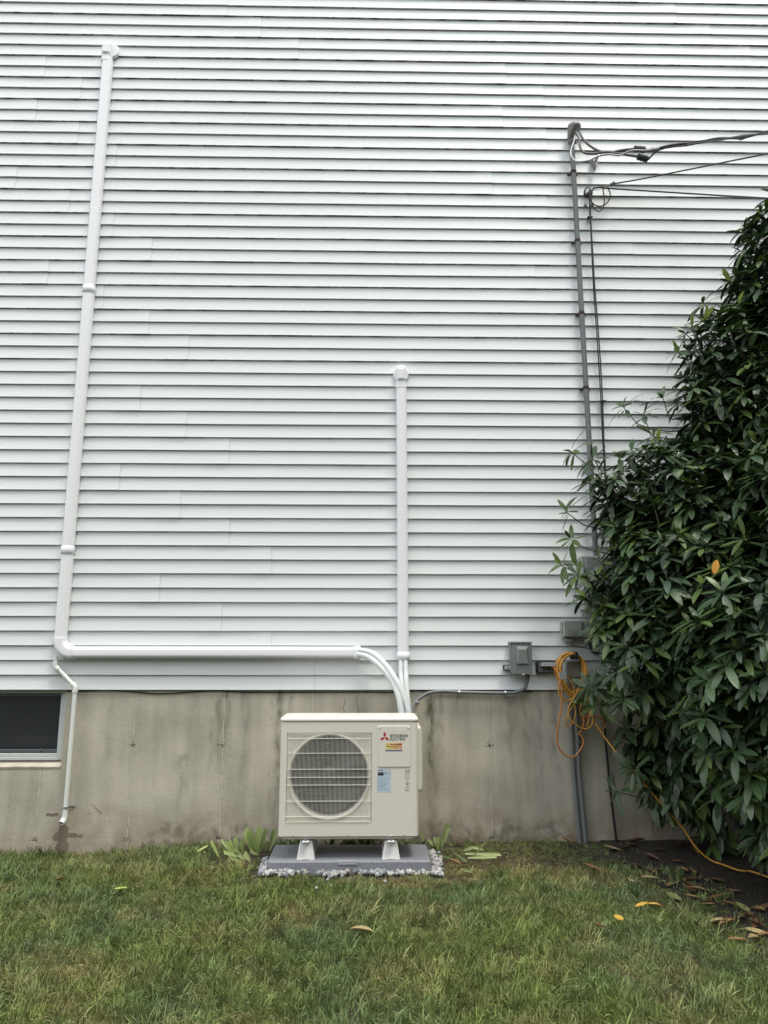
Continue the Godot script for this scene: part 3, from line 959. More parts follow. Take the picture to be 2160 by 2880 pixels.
func screws(parent: Node3D, pts: Array, r := 0.0045) -> void:
	for p in pts:
		var st := begin()
		ball(st, p, r, Vector3(1, 1, 0.5))
		part("screw", st, M.screw, parent)


func wall_cap(parent: Node3D, x: float, y: float, flange_dx: float) -> void:
	# rounded inlet that turns the cover into the wall, with a flange against the siding
	var st := begin()
	var rows := []
	for f in [[y - 0.20, 1.02, 1.0], [y - 0.145, 1.02, 1.0], [y - 0.142, 0.99, 1.02], [y - 0.125, 0.95, 1.18], [y - 0.045, 0.95, 1.20], [y - 0.02, 0.92, 1.12], [y - 0.006, 0.84, 0.92], [y, 0.70, 0.6]]:
		var ring := []
		for p in duct_section(0.094 * f[1], 0.068 * f[2]):
			ring.append(Vector3(x + p.x, f[0], -0.006 + p.y))
		rows.append(ring)
	rings(st, rows, true, true, false)
	part("wall_cap", st, M.cover, parent)
	st = begin()
	plate(st, round_rect(x + flange_dx - 0.064, y - 0.135, x + flange_dx + 0.064, y - 0.004, 0.05, 6), -0.006, 0.022, 0.008)
	part("flange", st, M.cover, parent)
	screws(parent, [Vector3(x - 0.037, y - 0.152, 0.054), Vector3(x + 0.037, y - 0.152, 0.054)])


func coupler(parent: Node3D, c: Vector2, across: Vector2, half: float, called := "coupler") -> void:
	var along := Vector2(-across.y, across.x)
	var st := begin()
	duct(st, [[c - along * half, across, 1.0, 1.0], [c - along * (half - 0.003), across, 1.07, 1.06], [c + along * (half - 0.003), across, 1.07, 1.06], [c + along * half, across, 1.0, 1.0]], 0.096, 0.068)
	part(called, st, M.cover, parent)
	screws(parent, [v3(c + across * 0.038, 0.052), v3(c - across * 0.038, 0.052)])


func v3(p: Vector2, z: float) -> Vector3:
	return Vector3(p.x, p.y, z)


func build_line_covers() -> void:
	var x := -2.448
	var t := thing("line_set_cover", "long white plastic line cover running down the siding and turning right above the window", "pipe cover", Vector3(x, 1.40, 0))
	wall_cap(t, x - 0.008, 6.985, 0.035)
	var across := Vector2(1, 0)
	for s in [[4.555, 6.80], [2.285, 4.495], [1.545, 2.230]]:
		var st := begin()
		duct(st, straight(Vector2(x, s[0]), Vector2(x - 0.0, s[1]), across), 0.094, 0.066)
		part("duct", st, M.cover, t)
	coupler(t, Vector2(x, 4.525), across, 0.034)
	coupler(t, Vector2(x, 2.258), across, 0.032)
	# elbow
	var st := begin()
	var c := Vector2(x + 0.098, 1.548)
	var frames := [[Vector2(x, 1.560), Vector2(1, 0)]]
	for k in 9:
		var a := PI + PI / 2 * k / 8.0
		frames.append([c + Vector2(cos(a), sin(a)) * 0.098, -Vector2(cos(a), sin(a))])
	frames.append([c + Vector2(0.012, -0.098), Vector2(0, 1)])
	duct(st, frames, 0.104, 0.073)
	part("elbow", st, M.cover, t)
	screws(t, [Vector3(-2.385, 1.50, 0.058), Vector3(-2.493, 1.51, 0.045), Vector3(-2.39, 1.405, 0.045)])
	st = begin()
	duct(st, straight(Vector2(-2.345, 1.45), Vector2(-0.12, 1.45), Vector2(0, 1)), 0.09, 0.066)
	part("duct", st, M.cover, t)
	coupler(t, Vector2(-0.105, 1.45), Vector2(0, 1), 0.027, "end_fitting")
	x = 0.252
	t = thing("line_set_cover", "short white plastic line cover rising straight up from the outdoor unit", "pipe cover", Vector3(x, 1.40, 0))
	wall_cap(t, x - 0.002, 3.85, 0.0)
	st = begin()
	duct(st, straight(Vector2(0.261, 1.43), Vector2(x, 3.66), across), 0.090, 0.066)
	part("duct", st, M.cover, t)
	coupler(t, Vector2(0.261, 1.423), across, 0.030, "end_fitting")


func build_drain() -> void:
	var t := thing("drain_pipe", "thin white condensate drain pipe with an offset ending low on the concrete", "pipe", Vector3(-2.30, 0.19, 0.03))
	var z := 0.032
	part("pipe", pipe([Vector3(-2.466, 1.42, z), Vector3(-2.466, 1.352, z)], 0.0165), M.pvc, t)
	part("elbow", pipe(smooth_path([Vector3(-2.466, 1.374, z), Vector3(-2.466, 1.350, z), Vector3(-2.458, 1.334, z), Vector3(-2.440, 1.318, z)], 0.008), 0.0215), M.pvc, t)
	part("pipe", pipe([Vector3(-2.45, 1.328, z), Vector3(-2.312, 1.196, z)], 0.0165), M.pvc, t)
	part("elbow", pipe(smooth_path([Vector3(-2.326, 1.209, z), Vector3(-2.310, 1.194, z), Vector3(-2.3, 1.176, z), Vector3(-2.299, 1.143, z)], 0.008), 0.0215), M.pvc, t)
	part("pipe", pipe([Vector3(-2.299, 1.145, z), Vector3(-2.303, 0.245, z)], 0.0165), M.pvc, t)
	var st := begin()
	var bend := smooth_path([Vector3(-2.303, 0.262, z), Vector3(-2.304, 0.225, z), Vector3(-2.309, 0.205, z + 0.01), Vector3(-2.314, 0.190, z + 0.026)], 0.008)
	tube(st, bend, 0.0215, 14, 0.0, -1.0, false)
	tube(st, bend, 0.0180, 14, 0.0, -1.0, false)
	part("outlet_elbow", st, M.pvc, t)
	st = begin()
	tube(st, [Vector3(-2.3025, 0.290, z), Vector3(-2.3025, 0.304, z)], 0.0195, 14)
	box(st, Vector3(-2.285, 0.289, -0.018), Vector3(-2.252, 0.305, -0.010), 0.001)
	box(st, Vector3(-2.288, 0.289, -0.018), Vector3(-2.282, 0.305, z), 0.001)
	part("strap", st, M.zinc, t)


# ---------------------------------------------------------------- heat pump

func build_heat_pump() -> void:
	# pad
	var st := begin()
	var rows := []
	for f in [[-0.03, 0.006], [0.068, 0.0], [0.078, -0.010]]:
		var ring := []
		for p in round_rect(-0.69 - f[1], 0.222 - f[1], 0.418 + f[1], 0.622 + f[1], 0.02, 3):
			ring.append(Vector3(p.x, f[0], p.y))
		rows.append(ring)
	rings(st, rows, true, true, false)
	var pad := thing("equipment_pad", "low slate grey plastic pad set in gravel under the outdoor unit", "pad", Vector3(-0.136, 0, 0.42))
	part("slab", st, M.pad, pad)
	st = begin()
	box(st, Vector3(-0.212, 0.054, 0.615), Vector3(-0.084, 0.0805, 0.629), 0.002)
	part("name_plate", st, M.pad_plate, pad)
	# risers
	for s in [[-0.435, "white trapezoid riser under the left side of the outdoor unit"], [0.1465, "white trapezoid riser under the right side of the outdoor unit"]]:
		var x: float = s[0]
		var riser := thing("riser", s[1], "stand", Vector3(x, 0.078, 0.42), "risers under the outdoor unit")
		st = begin()
		rows = []
		for f in [[0.0783, 0.0615, 0.592, 0.240], [0.086, 0.0600, 0.590, 0.242], [0.180, 0.0435, 0.578, 0.252], [0.190, 0.0405, 0.575, 0.255], [0.193, 0.036, 0.570, 0.258]]:
			var ring := []
			for p in round_rect(x - f[1], f[3], x + f[1], f[2], 0.006, 2):
				ring.append(Vector3(p.x, f[0], p.y))
			rows.append(ring)
		rings(st, rows, true, true, false)
		part("body", st, M.stand, riser)
		st = begin()
		box(st, Vector3(x - 0.022, 0.0805, 0.585), Vector3(x + 0.022, 0.0875, 0.5935), 0.001)
		part("tab", st, M.stand, riser)
		st = begin()
		box(st, Vector3(x - 0.026, 0.1925, 0.530), Vector3(x + 0.022, 0.205, 0.562), 0.003)
		part("clamp", st, M.stand, riser)
		st = begin()
		tube(st, [Vector3(x + 0.002, 0.204, 0.548), Vector3(x + 0.002, 0.234, 0.615)], 0.004, 8)
		tube(st, [Vector3(x, 0.20, 0.605), Vector3(x, 0.232, 0.605)], 0.0045, 8)
		tube(st, [Vector3(x, 0.205, 0.605), Vector3(x, 0.213, 0.605)], 0.010, 6)
		part("bolt", st, M.zinc, riser)
		st = begin()
		box(st, Vector3(x - 0.022, 0.1925, 0.562), Vector3(x + 0.022, 0.200, 0.618), 0.002)
		part("bracket", st, M.stand, riser)
	build_unit()


func face(st: SurfaceTool, x0: float, y0: float, x1: float, y1: float, z: float) -> void:
	q4(st, Vector3(x0, y0, z), Vector3(x0, y1, z), Vector3(x1, y1, z), Vector3(x1, y0, z))


func build_unit() -> void:
	var x0 := -0.625
	var x1 := 0.334
	var y0 := 0.228
	var y1 := 0.983
	var zf := 0.600
	var zb := 0.272
	var r := 0.022
	var t := thing("heat_pump", "cream heat pump outdoor unit with round fan grille standing on risers", "heat pump", Vector3(-0.145, 0.206, 0.43))
	# cabinet shell
	var st := begin()
	var loop := []
	for k in 6:
		var a := PI / 2 - PI / 2 * k / 5.0
		loop.append(Vector2(x1 - r + cos(a) * r, zf - r + sin(a) * r))
	loop.append(Vector2(x1, zb))
	loop.append(Vector2(x0, zb))
	for k in 6:
		var a := PI - PI / 2 * k / 5.0
		loop.append(Vector2(x0 + r + cos(a) * r, zf - r + sin(a) * r))
	st.set_smooth_group(-1)
	for i in loop.size() - 1:
		var a: Vector2 = loop[i]
		var b: Vector2 = loop[i + 1]
		st.set_smooth_group(-1 if i == 5 or i == 6 or i == 7 else 3)
		q4(st, Vector3(a.x, y0, a.y), Vector3(a.x, y1, a.y), Vector3(b.x, y1, b.y), Vector3(b.x, y0, b.y))
	st.set_smooth_group(-1)
	var gx0 := -0.578
	var gx1 := 0.012
	var gy0 := 0.318
	var gy1 := 0.908
	face(st, x0 + r, y0, gx0, y1, zf)
	face(st, gx1, y0, x1 - r, y1, zf)
	face(st, gx0, y0, gx1, gy0, zf)
	face(st, gx0, gy1, gx1, y1, zf)
	var zr := zf - 0.012
	# rounded step into the recess of the grille
	for s in [[gx0, gy0, gx0, gy1], [gx0, gy1, gx1, gy1], [gx1, gy1, gx1, gy0], [gx1, gy0, gx0, gy0]]:
		q4(st, Vector3(s[0], s[1], zf), Vector3(s[2], s[3], zf), Vector3(s[2], s[3], zr), Vector3(s[0], s[1], zr))
	# plate behind the grille with the round fan opening
	var fc := Vector2(-0.283, 0.617)
	var fr := 0.272
	var angs := []
	for k in 96:
		angs.append(TAU * k / 96)
	for q in [Vector2(gx0, gy0), Vector2(gx0, gy1), Vector2(gx1, gy0), Vector2(gx1, gy1)]:
		angs.append(fposmod((q - fc).angle(), TAU))
	angs.sort()
	for i in angs.size():
		var a: float = angs[i]
		var b: float = angs[(i + 1) % angs.size()]
		var pa := edge_of(fc, a, gx0, gy0, gx1, gy1)
		var pb := edge_of(fc, b, gx0, gy0, gx1, gy1)
		var ca := fc + Vector2.from_angle(a) * (fr + 0.018)
		var cb := fc + Vector2.from_angle(b) * (fr + 0.018)
		q4(st, v3(ca, zr), v3(cb, zr), v3(pb, zr), v3(pa, zr))
	# underside
	st.set_smooth_group(-1)
	q4(st, Vector3(x0, y0, zb), Vector3(x0 + 0.01, y0, zf - 0.01), Vector3(x1 - 0.01, y0, zf - 0.01), Vector3(x1, y0, zb))
	part("cabinet", st, M.cabinet, t)
	# bell mouth and shroud
	st = begin()
	var rows := []
	for f in [[fr + 0.019, zr], [fr + 0.014, zr + 0.008], [fr + 0.007, zr + 0.009], [fr + 0.001, zr + 0.003], [fr - 0.004, zr - 0.02]]:
		rows.append(circle(fc, f[0], f[1], 72))
	rings(st, rows, true, false, true)
	part("bell_mouth", st, M.cabinet, t)
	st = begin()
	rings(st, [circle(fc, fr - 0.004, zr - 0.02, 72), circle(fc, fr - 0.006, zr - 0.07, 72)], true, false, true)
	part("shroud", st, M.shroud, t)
	# finned coil at the back
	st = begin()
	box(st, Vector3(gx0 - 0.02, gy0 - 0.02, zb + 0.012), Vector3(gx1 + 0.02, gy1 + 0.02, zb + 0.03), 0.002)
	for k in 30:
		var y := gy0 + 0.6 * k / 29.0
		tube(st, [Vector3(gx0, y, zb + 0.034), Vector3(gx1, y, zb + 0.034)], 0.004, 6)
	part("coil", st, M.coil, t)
	# fan
	st = begin()
	rows = []
	for f in [[0.050, zr - 0.14], [0.052, zr - 0.055], [0.046, zr - 0.045], [0.012, zr - 0.040]]:
		rows.append(circle(fc, f[0], f[1], 28))
	rings(st, rows, true, true, true)
	var fan := part("fan_hub", st, M.fan, t)
	for b in 3:
		st = begin()
		var a0 := 0.5 + TAU * b / 3.0
		rows = []
		for i in 9:
			var row := []
			var u := i / 8.0
			for j in 8:
				var rad := lerpf(0.045, 0.250, j / 7.0)
				var ang := a0 + u * lerpf(0.7, 1.45, j / 7.0) - 0.25 * j / 7.0
				var dep := zr - 0.05 - 0.085 * u
				row.append(v3(fc + Vector2.from_angle(ang) * rad, dep))
			rows.append(row)
		rings(st, rows, false, false, true)
		part("blade", st, M.fan, fan)
	st = begin()
	box(st, Vector3(fc.x - 0.02, gy0, zb + 0.05), Vector3(fc.x + 0.02, gy1, zb + 0.058), 0.002)
	ball(st, Vector3(fc.x, fc.y, zb + 0.075), 0.055, Vector3(1, 1, 0.5))
	part("motor", st, M.fan, t)
	# guard: outer wire frame, bars across, uprights
	st = begin()
	var zg := zf + 0.004
	var wx0 := -0.566
	var wx1 := 0.000
	var wy0 := 0.326
	var wy1 := 0.900
	tube(st, [Vector3(wx0, wy1, zg), Vector3(wx1, wy1, zg), Vector3(wx1, wy0, zg), Vector3(wx0, wy0, zg), Vector3(wx0, wy1 - 0.002, zg)], 0.0022, 6)
	var guard := part("fan_guard", st, M.wire, t)
	st = begin()
	tube(st, [Vector3(0, wy0, 0), Vector3(0, wy1, 0)], 0.00115, 6)
	var upright := done(st)
	for k in 66:
		put("upright_wire", upright, M.wire, guard, Transform3D(Basis.IDENTITY, Vector3(lerpf(wx0, wx1, k / 65.0), 0, zg)))
	st = begin()
	tube(st, [Vector3(wx0 - 0.005, 0, -0.010), Vector3(wx0 - 0.004, 0, 0.003), Vector3(wx0 + 0.004, 0, 0.005), Vector3(wx1 - 0.004, 0, 0.005), Vector3(wx1 + 0.004, 0, 0.003), Vector3(wx1 + 0.005, 0, -0.010)], 0.0018, 6)
	var bar := done(st)
	for y in [0.870, 0.772, 0.666, 0.613, 0.562, 0.457, 0.357]:
		put("cross_wire", bar, M.wire, guard, Transform3D(Basis.IDENTITY, Vector3(0, y, zg)))
	screws_light(t, [Vector3(-0.46, 0.888, zf + 0.003), Vector3(-0.115, 0.888, zf + 0.003), Vector3(-0.572, 0.345, zf + 0.003), Vector3(-0.006, 0.345, zf + 0.003), Vector3(-0.522, 0.238, zf), Vector3(-0.142, 0.238, zf), Vector3(0.238, 0.238, zf)])
	# lid
	st = begin()
	rows = []
	for f in [[0.986, 0.004], [0.992, 0.006], [1.004, 0.004], [1.0105, -0.006], [1.012, -0.02]]:
		var ring := []
		for p in round_rect(x0 - f[1], zb - f[1], x1 + f[1], zf + f[1], 0.026, 5):
			ring.append(Vector3(p.x, f[0], p.y))
		rows.append(ring)
	rings(st, rows, true, true, true)
	part("lid", st, M.cabinet_lid, t)
	st = begin()
	for k in 2:
		box(st, Vector3(x0 + 0.05 + 0.5 * k, 1.0115, zb + 0.04), Vector3(x0 + 0.40 + 0.5 * k, 1.0145, zf - 0.06), 0.002)
	part("lid_rib", st, M.cabinet_lid, t)
	# base pan
	st = begin()
	box(st, Vector3(x0 + 0.03, 0.206, zb + 0.01), Vector3(x1 - 0.03, 0.2275, zf - 0.012), 0.006)
	part("base_pan", st, M.cabinet, t)
	# access panel with screws, logo and lettering
	st = begin()
	plate(st, round_rect(0.054, 0.679, 0.282, 0.954, 0.010, 4), zf + 0.0003, zf + 0.0048, 0.0028)
	var ap := part("access_panel", st, M.cabinet, t)
	st = begin()
	box(st, Vector3(0.062, 0.9205, zf + 0.004), Vector3(0.274, 0.922, zf + 0.0058), 0.0004)
	part("ridge", st, M.cabinet_lid, ap)
	for p in [Vector3(0.0675, 0.941, zf + 0.005), Vector3(0.268, 0.940, zf + 0.005)]:
		st = begin()
		ball(st, p, 0.006, Vector3(1, 1, 0.6))
		part("screw", st, M.screw_light, ap)
	st = begin()
	var zl := zf + 0.0056
	st.set_smooth_group(-1)
	for o in [[Vector2(0.1014, 0.8775), PI / 2], [Vector2(0.1014, 0.8775), PI * 7 / 6], [Vector2(0.1014, 0.8775), -PI / 6]]:
		var d := Vector2.from_angle(o[1])
		var n := Vector2(-d.y, d.x)
		var c: Vector2 = o[0]
		var l := 0.0365
		var rows2 := []
		for zz in [zl - 0.001, zl]:
			rows2.append([v3(c, zz), v3(c + d * l * 0.5 + n * l * 0.288, zz), v3(c + d * l, zz), v3(c + d * l * 0.5 - n * l * 0.288, zz)])
		rings(st, rows2, true, true, false)
	part("emblem", st, M.red, ap)
	lettering("MITSUBISHI", Vector3(0.203, 0.8875, zl - 0.0006), 0.126, 0.0185, M.black_print, ap)
	lettering("ELECTRIC", Vector3(0.1945, 0.8655, zl - 0.0006), 0.109, 0.0185, M.black_print, ap)
	# installer's sticker
	var sticker := put("sticker", card(0.1155, 0.056), print_material(sticker_image()), ap, Transform3D(Basis.IDENTITY, Vector3(0.166, 0.812, zf + 0.0053)))
	lettering("allmechanical", Vector3(0.176, 0.8315, zf + 0.0058), 0.078, 0.0085, M.black_print, sticker)
	lettering("978 615 2222", Vector3(0.152, 0.8150, zf + 0.0058), 0.078, 0.0085, M.rust, sticker)
	# rating plate
	var rating := put("rating_label", card(0.095, 0.153), print_material(rating_image()), t, Transform3D(Basis.IDENTITY, Vector3(0.0985, 0.5885, zf + 0.0006)))
	lettering("MITSUBISHI", Vector3(0.081, 0.6575, zf + 0.0011), 0.024, 0.006, M.black_print, rating)
	# refrigerant label
	var refr := put("refrigerant_label", card(0.0375, 0.146), print_material(refrigerant_image()), t, Transform3D(Basis.IDENTITY, Vector3(0.2603, 0.5915, zf + 0.0006)))
	lettering("R454B", Vector3(0.260, 0.6505, zf + 0.0011), 0.033, 0.0105, M.grey_print, refr, "lettering", false)
	lettering("A2L", Vector3(0.258, 0.5285, zf + 0.0011), 0.026, 0.0130, M.grey_print, refr, "lettering", false)
	# valve cover on the right side
	st = begin()
	rows = []
	for f in [[x1 - 0.002, 0.0, 0.0], [x1 + 0.022, 0.0, 0.0], [x1 + 0.033, 0.012, 0.03]]:
		var ring := []
		for p in round_rect(0.298 + f[1], 0.505 + f[1], 0.560 - f[1], 0.945 - f[2], 0.02, 4):
			ring.append(Vector3(f[0], p.y, p.x))
		rows.append(ring)
	rings(st, rows, true, true, false)
	part("valve_cover", st, M.cabinet, t)


func screws_light(parent: Node3D, pts: Array) -> void:
	for p in pts:
		var st := begin()
		ball(st, p, 0.005, Vector3(1, 1, 0.6))
		part("screw", st, M.screw_light, parent)


func circle(c: Vector2, r: float, z: float, n: int) -> Array:
	var out := []
	for k in n:
		out.append(v3(c + Vector2.from_angle(TAU * k / n) * r, z))
	return out


func edge_of(c: Vector2, a: float, x0: float, y0: float, x1: float, y1: float) -> Vector2:
	var d := Vector2.from_angle(a)
	var s := 1e9
	if absf(d.x) > 1e-6:
		s = minf(s, ((x1 if d.x > 0 else x0) - c.x) / d.x)
	if absf(d.y) > 1e-6:
		s = minf(s, ((y1 if d.y > 0 else y0) - c.y) / d.y)
	return c + d * s


func card(w: float, h: float) -> ArrayMesh:
	var st := begin()
	st.set_smooth_group(-1)
	var p := [Vector3(-w / 2, -h / 2, 0), Vector3(-w / 2, h / 2, 0), Vector3(w / 2, h / 2, 0), Vector3(w / 2, -h / 2, 0)]
	var uv := [Vector2(0, 1), Vector2(0, 0), Vector2(1, 0), Vector2(1, 1)]
	for k in [0, 1, 2, 0, 2, 3]:
		st.set_uv(uv[k])
		st.add_vertex(p[k])
	return done(st)


func print_material(im: Image) -> StandardMaterial3D:
	var m := mat(1, 1, 1, 0.45)
	m.albedo_texture = ImageTexture.create_from_image(im)
	return m


func fine_print(im: Image, x: int, y: int, w: int, c: Color, r: RandomNumberGenerator, h := 2) -> void:
	var at := x
	while at < x + w:
		var l := r.randi_range(3, 9)
		im.fill_rect(Rect2i(at, y, mini(l, x + w - at), h), c)
		at += l + r.randi_range(1, 3)


func sticker_image() -> Image:
	var im := Image.create(232, 112, false, Image.FORMAT_RGB8)
	var r := RandomNumberGenerator.new()
	r.seed = 3
	for x in 232:
		for y in 112:
			var k := clampf(x / 232.0 + 0.1 * sin(y * 0.06), 0, 1)
			var c := Color(0.86, 0.84, 0.52).lerp(Color(0.90, 0.74, 0.46), smoothstep(0.0, 0.5, k)).lerp(Color(0.83, 0.52, 0.36), smoothstep(0.5, 1.0, k))
			im.set_pixel(x, y, c)
	im.fill_rect(Rect2i(0, 92, 232, 20), Color(0.20, 0.22, 0.42))
	im.fill_rect(Rect2i(0, 88, 232, 4), Color(0.88, 0.85, 0.80))
	fine_print(im, 8, 100, 216, Color(0.85, 0.85, 0.9), r, 3)
	for y in [72, 78, 83]:
		fine_print(im, 10, y, 160, Color(0.55, 0.42, 0.22), r)
	im.fill_rect(Rect2i(184, 46, 38, 36), Color(0.87, 0.80, 0.74))
	im.fill_rect(Rect2i(188, 50, 30, 28), Color(0.62, 0.58, 0.56))
	for x in 30:
		for y in 30:
			var d := Vector2(x - 15, y - 15)
			if d.length() < 12 and d.x - d.y < 6:
				im.set_pixel(10 + x, 6 + y, Color(0.28, 0.42, 0.28) if d.x + d.y < 2 else Color(0.55, 0.5, 0.32))
	return im


func rating_image() -> Image:
	var im := Image.create(190, 306, false, Image.FORMAT_RGB8)
	var r := RandomNumberGenerator.new()
	r.seed = 9
	im.fill(Color(0.72, 0.78, 0.83))
	var ink := Color(0.30, 0.36, 0.42)
	for k in 3:
		im.fill_rect(Rect2i([15, 10, 20][k], [8, 16, 16][k], 8, 7), Color(0.1, 0.1, 0.12))
	fine_print(im, 4, 32, 180, ink, r)
	im.fill_rect(Rect2i(8, 42, 80, 44), Color(0.07, 0.07, 0.08))
	fine_print(im, 14, 50, 60, Color(0.7, 0.7, 0.7), r, 4)
	fine_print(im, 14, 62, 64, Color(0.5, 0.5, 0.5), r)
	for x in 30:
		for y in 30:
			if absf(Vector2(x - 15, y - 15).length() - 11) < 4.0:
				im.set_pixel(98 + x, 42 + y, ink)
	for k in 5:
		fine_print(im, 134, 46 + k * 8, 50, ink, r)
	var y := 98
	while y < 290:
		fine_print(im, 4, y, r.randi_range(90, 180), ink, r, 2 if r.randf() < 0.7 else 3)
		y += r.randi_range(6, 11)
	return im


func refrigerant_image() -> Image:
	var im := Image.create(76, 292, false, Image.FORMAT_RGB8)
	var r := RandomNumberGenerator.new()
	r.seed = 12
	im.fill(Color(0.835, 0.825, 0.785))
	var ink := Color(0.33, 0.33, 0.33)
	fine_print(im, 3, 4, 70, ink, r, 4)
	for k in 7:
		fine_print(im, 3, 48 + k * 8, 60, ink, r, 3)
	for q in [[3, 104], [44, 104]]:
		im.fill_rect(Rect2i(q[0], q[1], 28, 22), ink)
		im.fill_rect(Rect2i(q[0] + 3, q[1] + 3, 22, 16), Color(0.83, 0.82, 0.78))
	fine_print(im, 12, 134, 52, ink, r, 8)
	for x in 76:
		for yy in 76:
			var d := absf(x - 38) + absf(yy - 38)
			if d < 36 and d > 29:
				im.set_pixel(x, 154 + yy, Color(0.42, 0.12, 0.14))
			var e := Vector2((x - 38) / 9.0, (yy - 40) / 14.0)
			if e.length() < 1.0 and absf(x - 38) < 2.0 + (yy - 24) * 0.4:
				im.set_pixel(x, 154 + yy, Color(0.12, 0.12, 0.12))
	im.fill_rect(Rect2i(3, 234, 70, 2), ink)
	im.fill_rect(Rect2i(3, 234, 2, 54), ink)
	im.fill_rect(Rect2i(71, 234, 2, 54), ink)
	for k in 2:
		fine_print(im, 12, 240 + k * 7, 50, ink, r, 3)
	return im


func build_line_sets() -> void:
	var t := thing("line_set", "bundle of white wrapped refrigerant lines bending down from the horizontal cover", "pipes", Vector3(0.25, 0.98, 0.2))
	for k in ["line_a1", "line_a2", "line_a3"]:
		var st := begin()
		tube(st, smooth_path(PATHS[k], 0.006), [0.0225, 0.0265, 0.024][int(k[-1]) - 1], 10, 0.0016)
		part("wrapped_line", st, M.foil, t)
	t = thing("line_set", "pair of white wrapped refrigerant lines hanging from the vertical cover", "pipes", Vector3(0.26, 0.98, 0.15))
	for k in ["line_b1", "line_b2"]:
		var st := begin()
		tube(st, smooth_path(PATHS[k], 0.006), 0.0205, 10, 0.0018)
		part("wrapped_line", st, M.foil, t)


# ---------------------------------------------------------------- boxes on the wall

func build_electrics() -> void:
	# disconnect switch
	var t := thing("disconnect_box", "grey green electrical disconnect box with raised panel on its cover", "electrical box", Vector3(1.187, 1.286, 0))
	var st := begin()
	box(st, Vector3(1.106, 1.290, 0.0), Vector3(1.268, 1.530, 0.082), 0.004)
	part("enclosure", st, M.box_green, t)
	st = begin()
	box(st, Vector3(1.1145, 1.283, 0.084), Vector3(1.2695, 1.516, 0.096), 0.004)
	var cover := part("cover", st, M.box_green, t)
	st = begin()
	rings(st, [[Vector3(1.146, 1.366, 0.0962), Vector3(1.242, 1.366, 0.0962), Vector3(1.242, 1.502, 0.0962), Vector3(1.146, 1.502, 0.0962)], [Vector3(1.150, 1.367, 0.112), Vector3(1.238, 1.367, 0.112), Vector3(1.222, 1.474, 0.112), Vector3(1.166, 1.474, 0.112)]], true, true, false)
	part("raised_panel", st, M.box_green, cover)
	st = begin()
	box(st, Vector3(1.100, 1.520, 0.0), Vector3(1.272, 1.538, 0.101), 0.004)
	part("rain_hood", st, M.box_green, t)
	st = begin()
	box(st, Vector3(1.188, 1.277, 0.075), Vector3(1.210, 1.287, 0.099), 0.002)
	part("hasp", st, M.screw_light, t)
	st = begin()
	tube(st, [Vector3(1.2365, 1.291, 0.035), Vector3(1.2365, 1.250, 0.033)], 0.0205, 14)
	part("conduit_hub", st, M.conduit, t)
	# surge protector
	t = thing("surge_protector", "small black surge protector with white label beside the disconnect box", "surge protector", Vector3(1.085, 1.312, 0))
	st = begin()
	box(st, Vector3(1.052, 1.312, 0.004), Vector3(1.118, 1.355, 0.045), 0.004)
	part("case", st, M.tape, t)
	st = begin()
	box(st, Vector3(1.061, 1.320, 0.044), Vector3(1.110, 1.348, 0.0462), 0.0005)
	part("label", st, M.label_white, t)
	st = begin()
	for k in 3:
		box(st, Vector3(1.066 + 0.004 * (k % 2), 1.324 + k * 0.008, 0.0462), Vector3(1.105 - 0.005 * k, 1.328 + k * 0.008, 0.0468), 0.0002)
	part("print", st, M.grey_print, t)
	st = begin()
	tube(st, [Vector3(1.116, 1.333, 0.025), Vector3(1.109, 1.333, 0.025)], 0.012, 10)
	part("nipple", st, M.tape, t)
	# flexible conduit to the unit
	t = thing("conduit", "grey flexible conduit curving from the disconnect box along the siding edge to the unit", "conduit", Vector3(0.8, 1.14, 0.03))
	st = begin()
	tube(st, smooth_path(PATHS.whip, 0.008), 0.0145, 10, 0.0012)
	part("hose", st, M.conduit, t)
	for p in [[0.699, 1.143], [1.061, 1.139]]:
		st = begin()
		tube(st, [Vector3(p[0] - 0.006, p[1], 0.03), Vector3(p[0] + 0.006, p[1], 0.03)], 0.0175, 12)
		box(st, Vector3(p[0] - 0.006, p[1] - 0.036, -0.02), Vector3(p[0] + 0.006, p[1] - 0.010, -0.014), 0.001)
		box(st, Vector3(p[0] - 0.006, p[1] - 0.018, -0.016), Vector3(p[0] + 0.006, p[1] - 0.013, 0.028), 0.001)
		part("strap", st, M.zinc, t)
	st = begin()
	tube(st, [Vector3(0.356, 1.066, 0.085), Vector3(0.366, 1.078, 0.08)], 0.0175, 12)
	box(st, Vector3(0.362, 1.045, -0.018), Vector3(0.374, 1.06, 0.07), 0.002)
	part("strap", st, M.zinc, t)
	# network interface box
	t = thing("telephone_box", "grey plastic telephone interface box with hinged cover above the yellow cord", "utility box", Vector3(1.65, 1.53, 0))
	st = begin()
	box(st, Vector3(1.525, 1.560, 0.0), Vector3(1.778, 1.702, 0.062), 0.008)
	part("base", st, M.box_grey, t)
	st = begin()
	box(st, Vector3(1.528, 1.572, 0.064), Vector3(1.682, 1.706, 0.100), 0.008)
	var lid := part("cover", st, M.box_grey, t)
	st = begin()
	box(st, Vector3(1.567, 1.588, 0.0995), Vector3(1.642, 1.627, 0.1018), 0.0008)
	part("name_plate", st, M.conduit, lid)
	st = begin()
	box(st, Vector3(1.571, 1.592, 0.1016), Vector3(1.638, 1.623, 0.1023), 0.0002)
	part("name_plate_face", st, M.box_grey, lid)
	st = begin()
	for k in 3:
		box(st, Vector3(1.575, 1.595 + 0.009 * k, 0.1022), Vector3(1.634 - 0.006 * k, 1.5985 + 0.009 * k, 0.1027), 0.0002)
	part("print", st, M.conduit, lid)
	st = begin()
	box(st, Vector3(1.664, 1.622, 0.094), Vector3(1.692, 1.645, 0.104), 0.002)
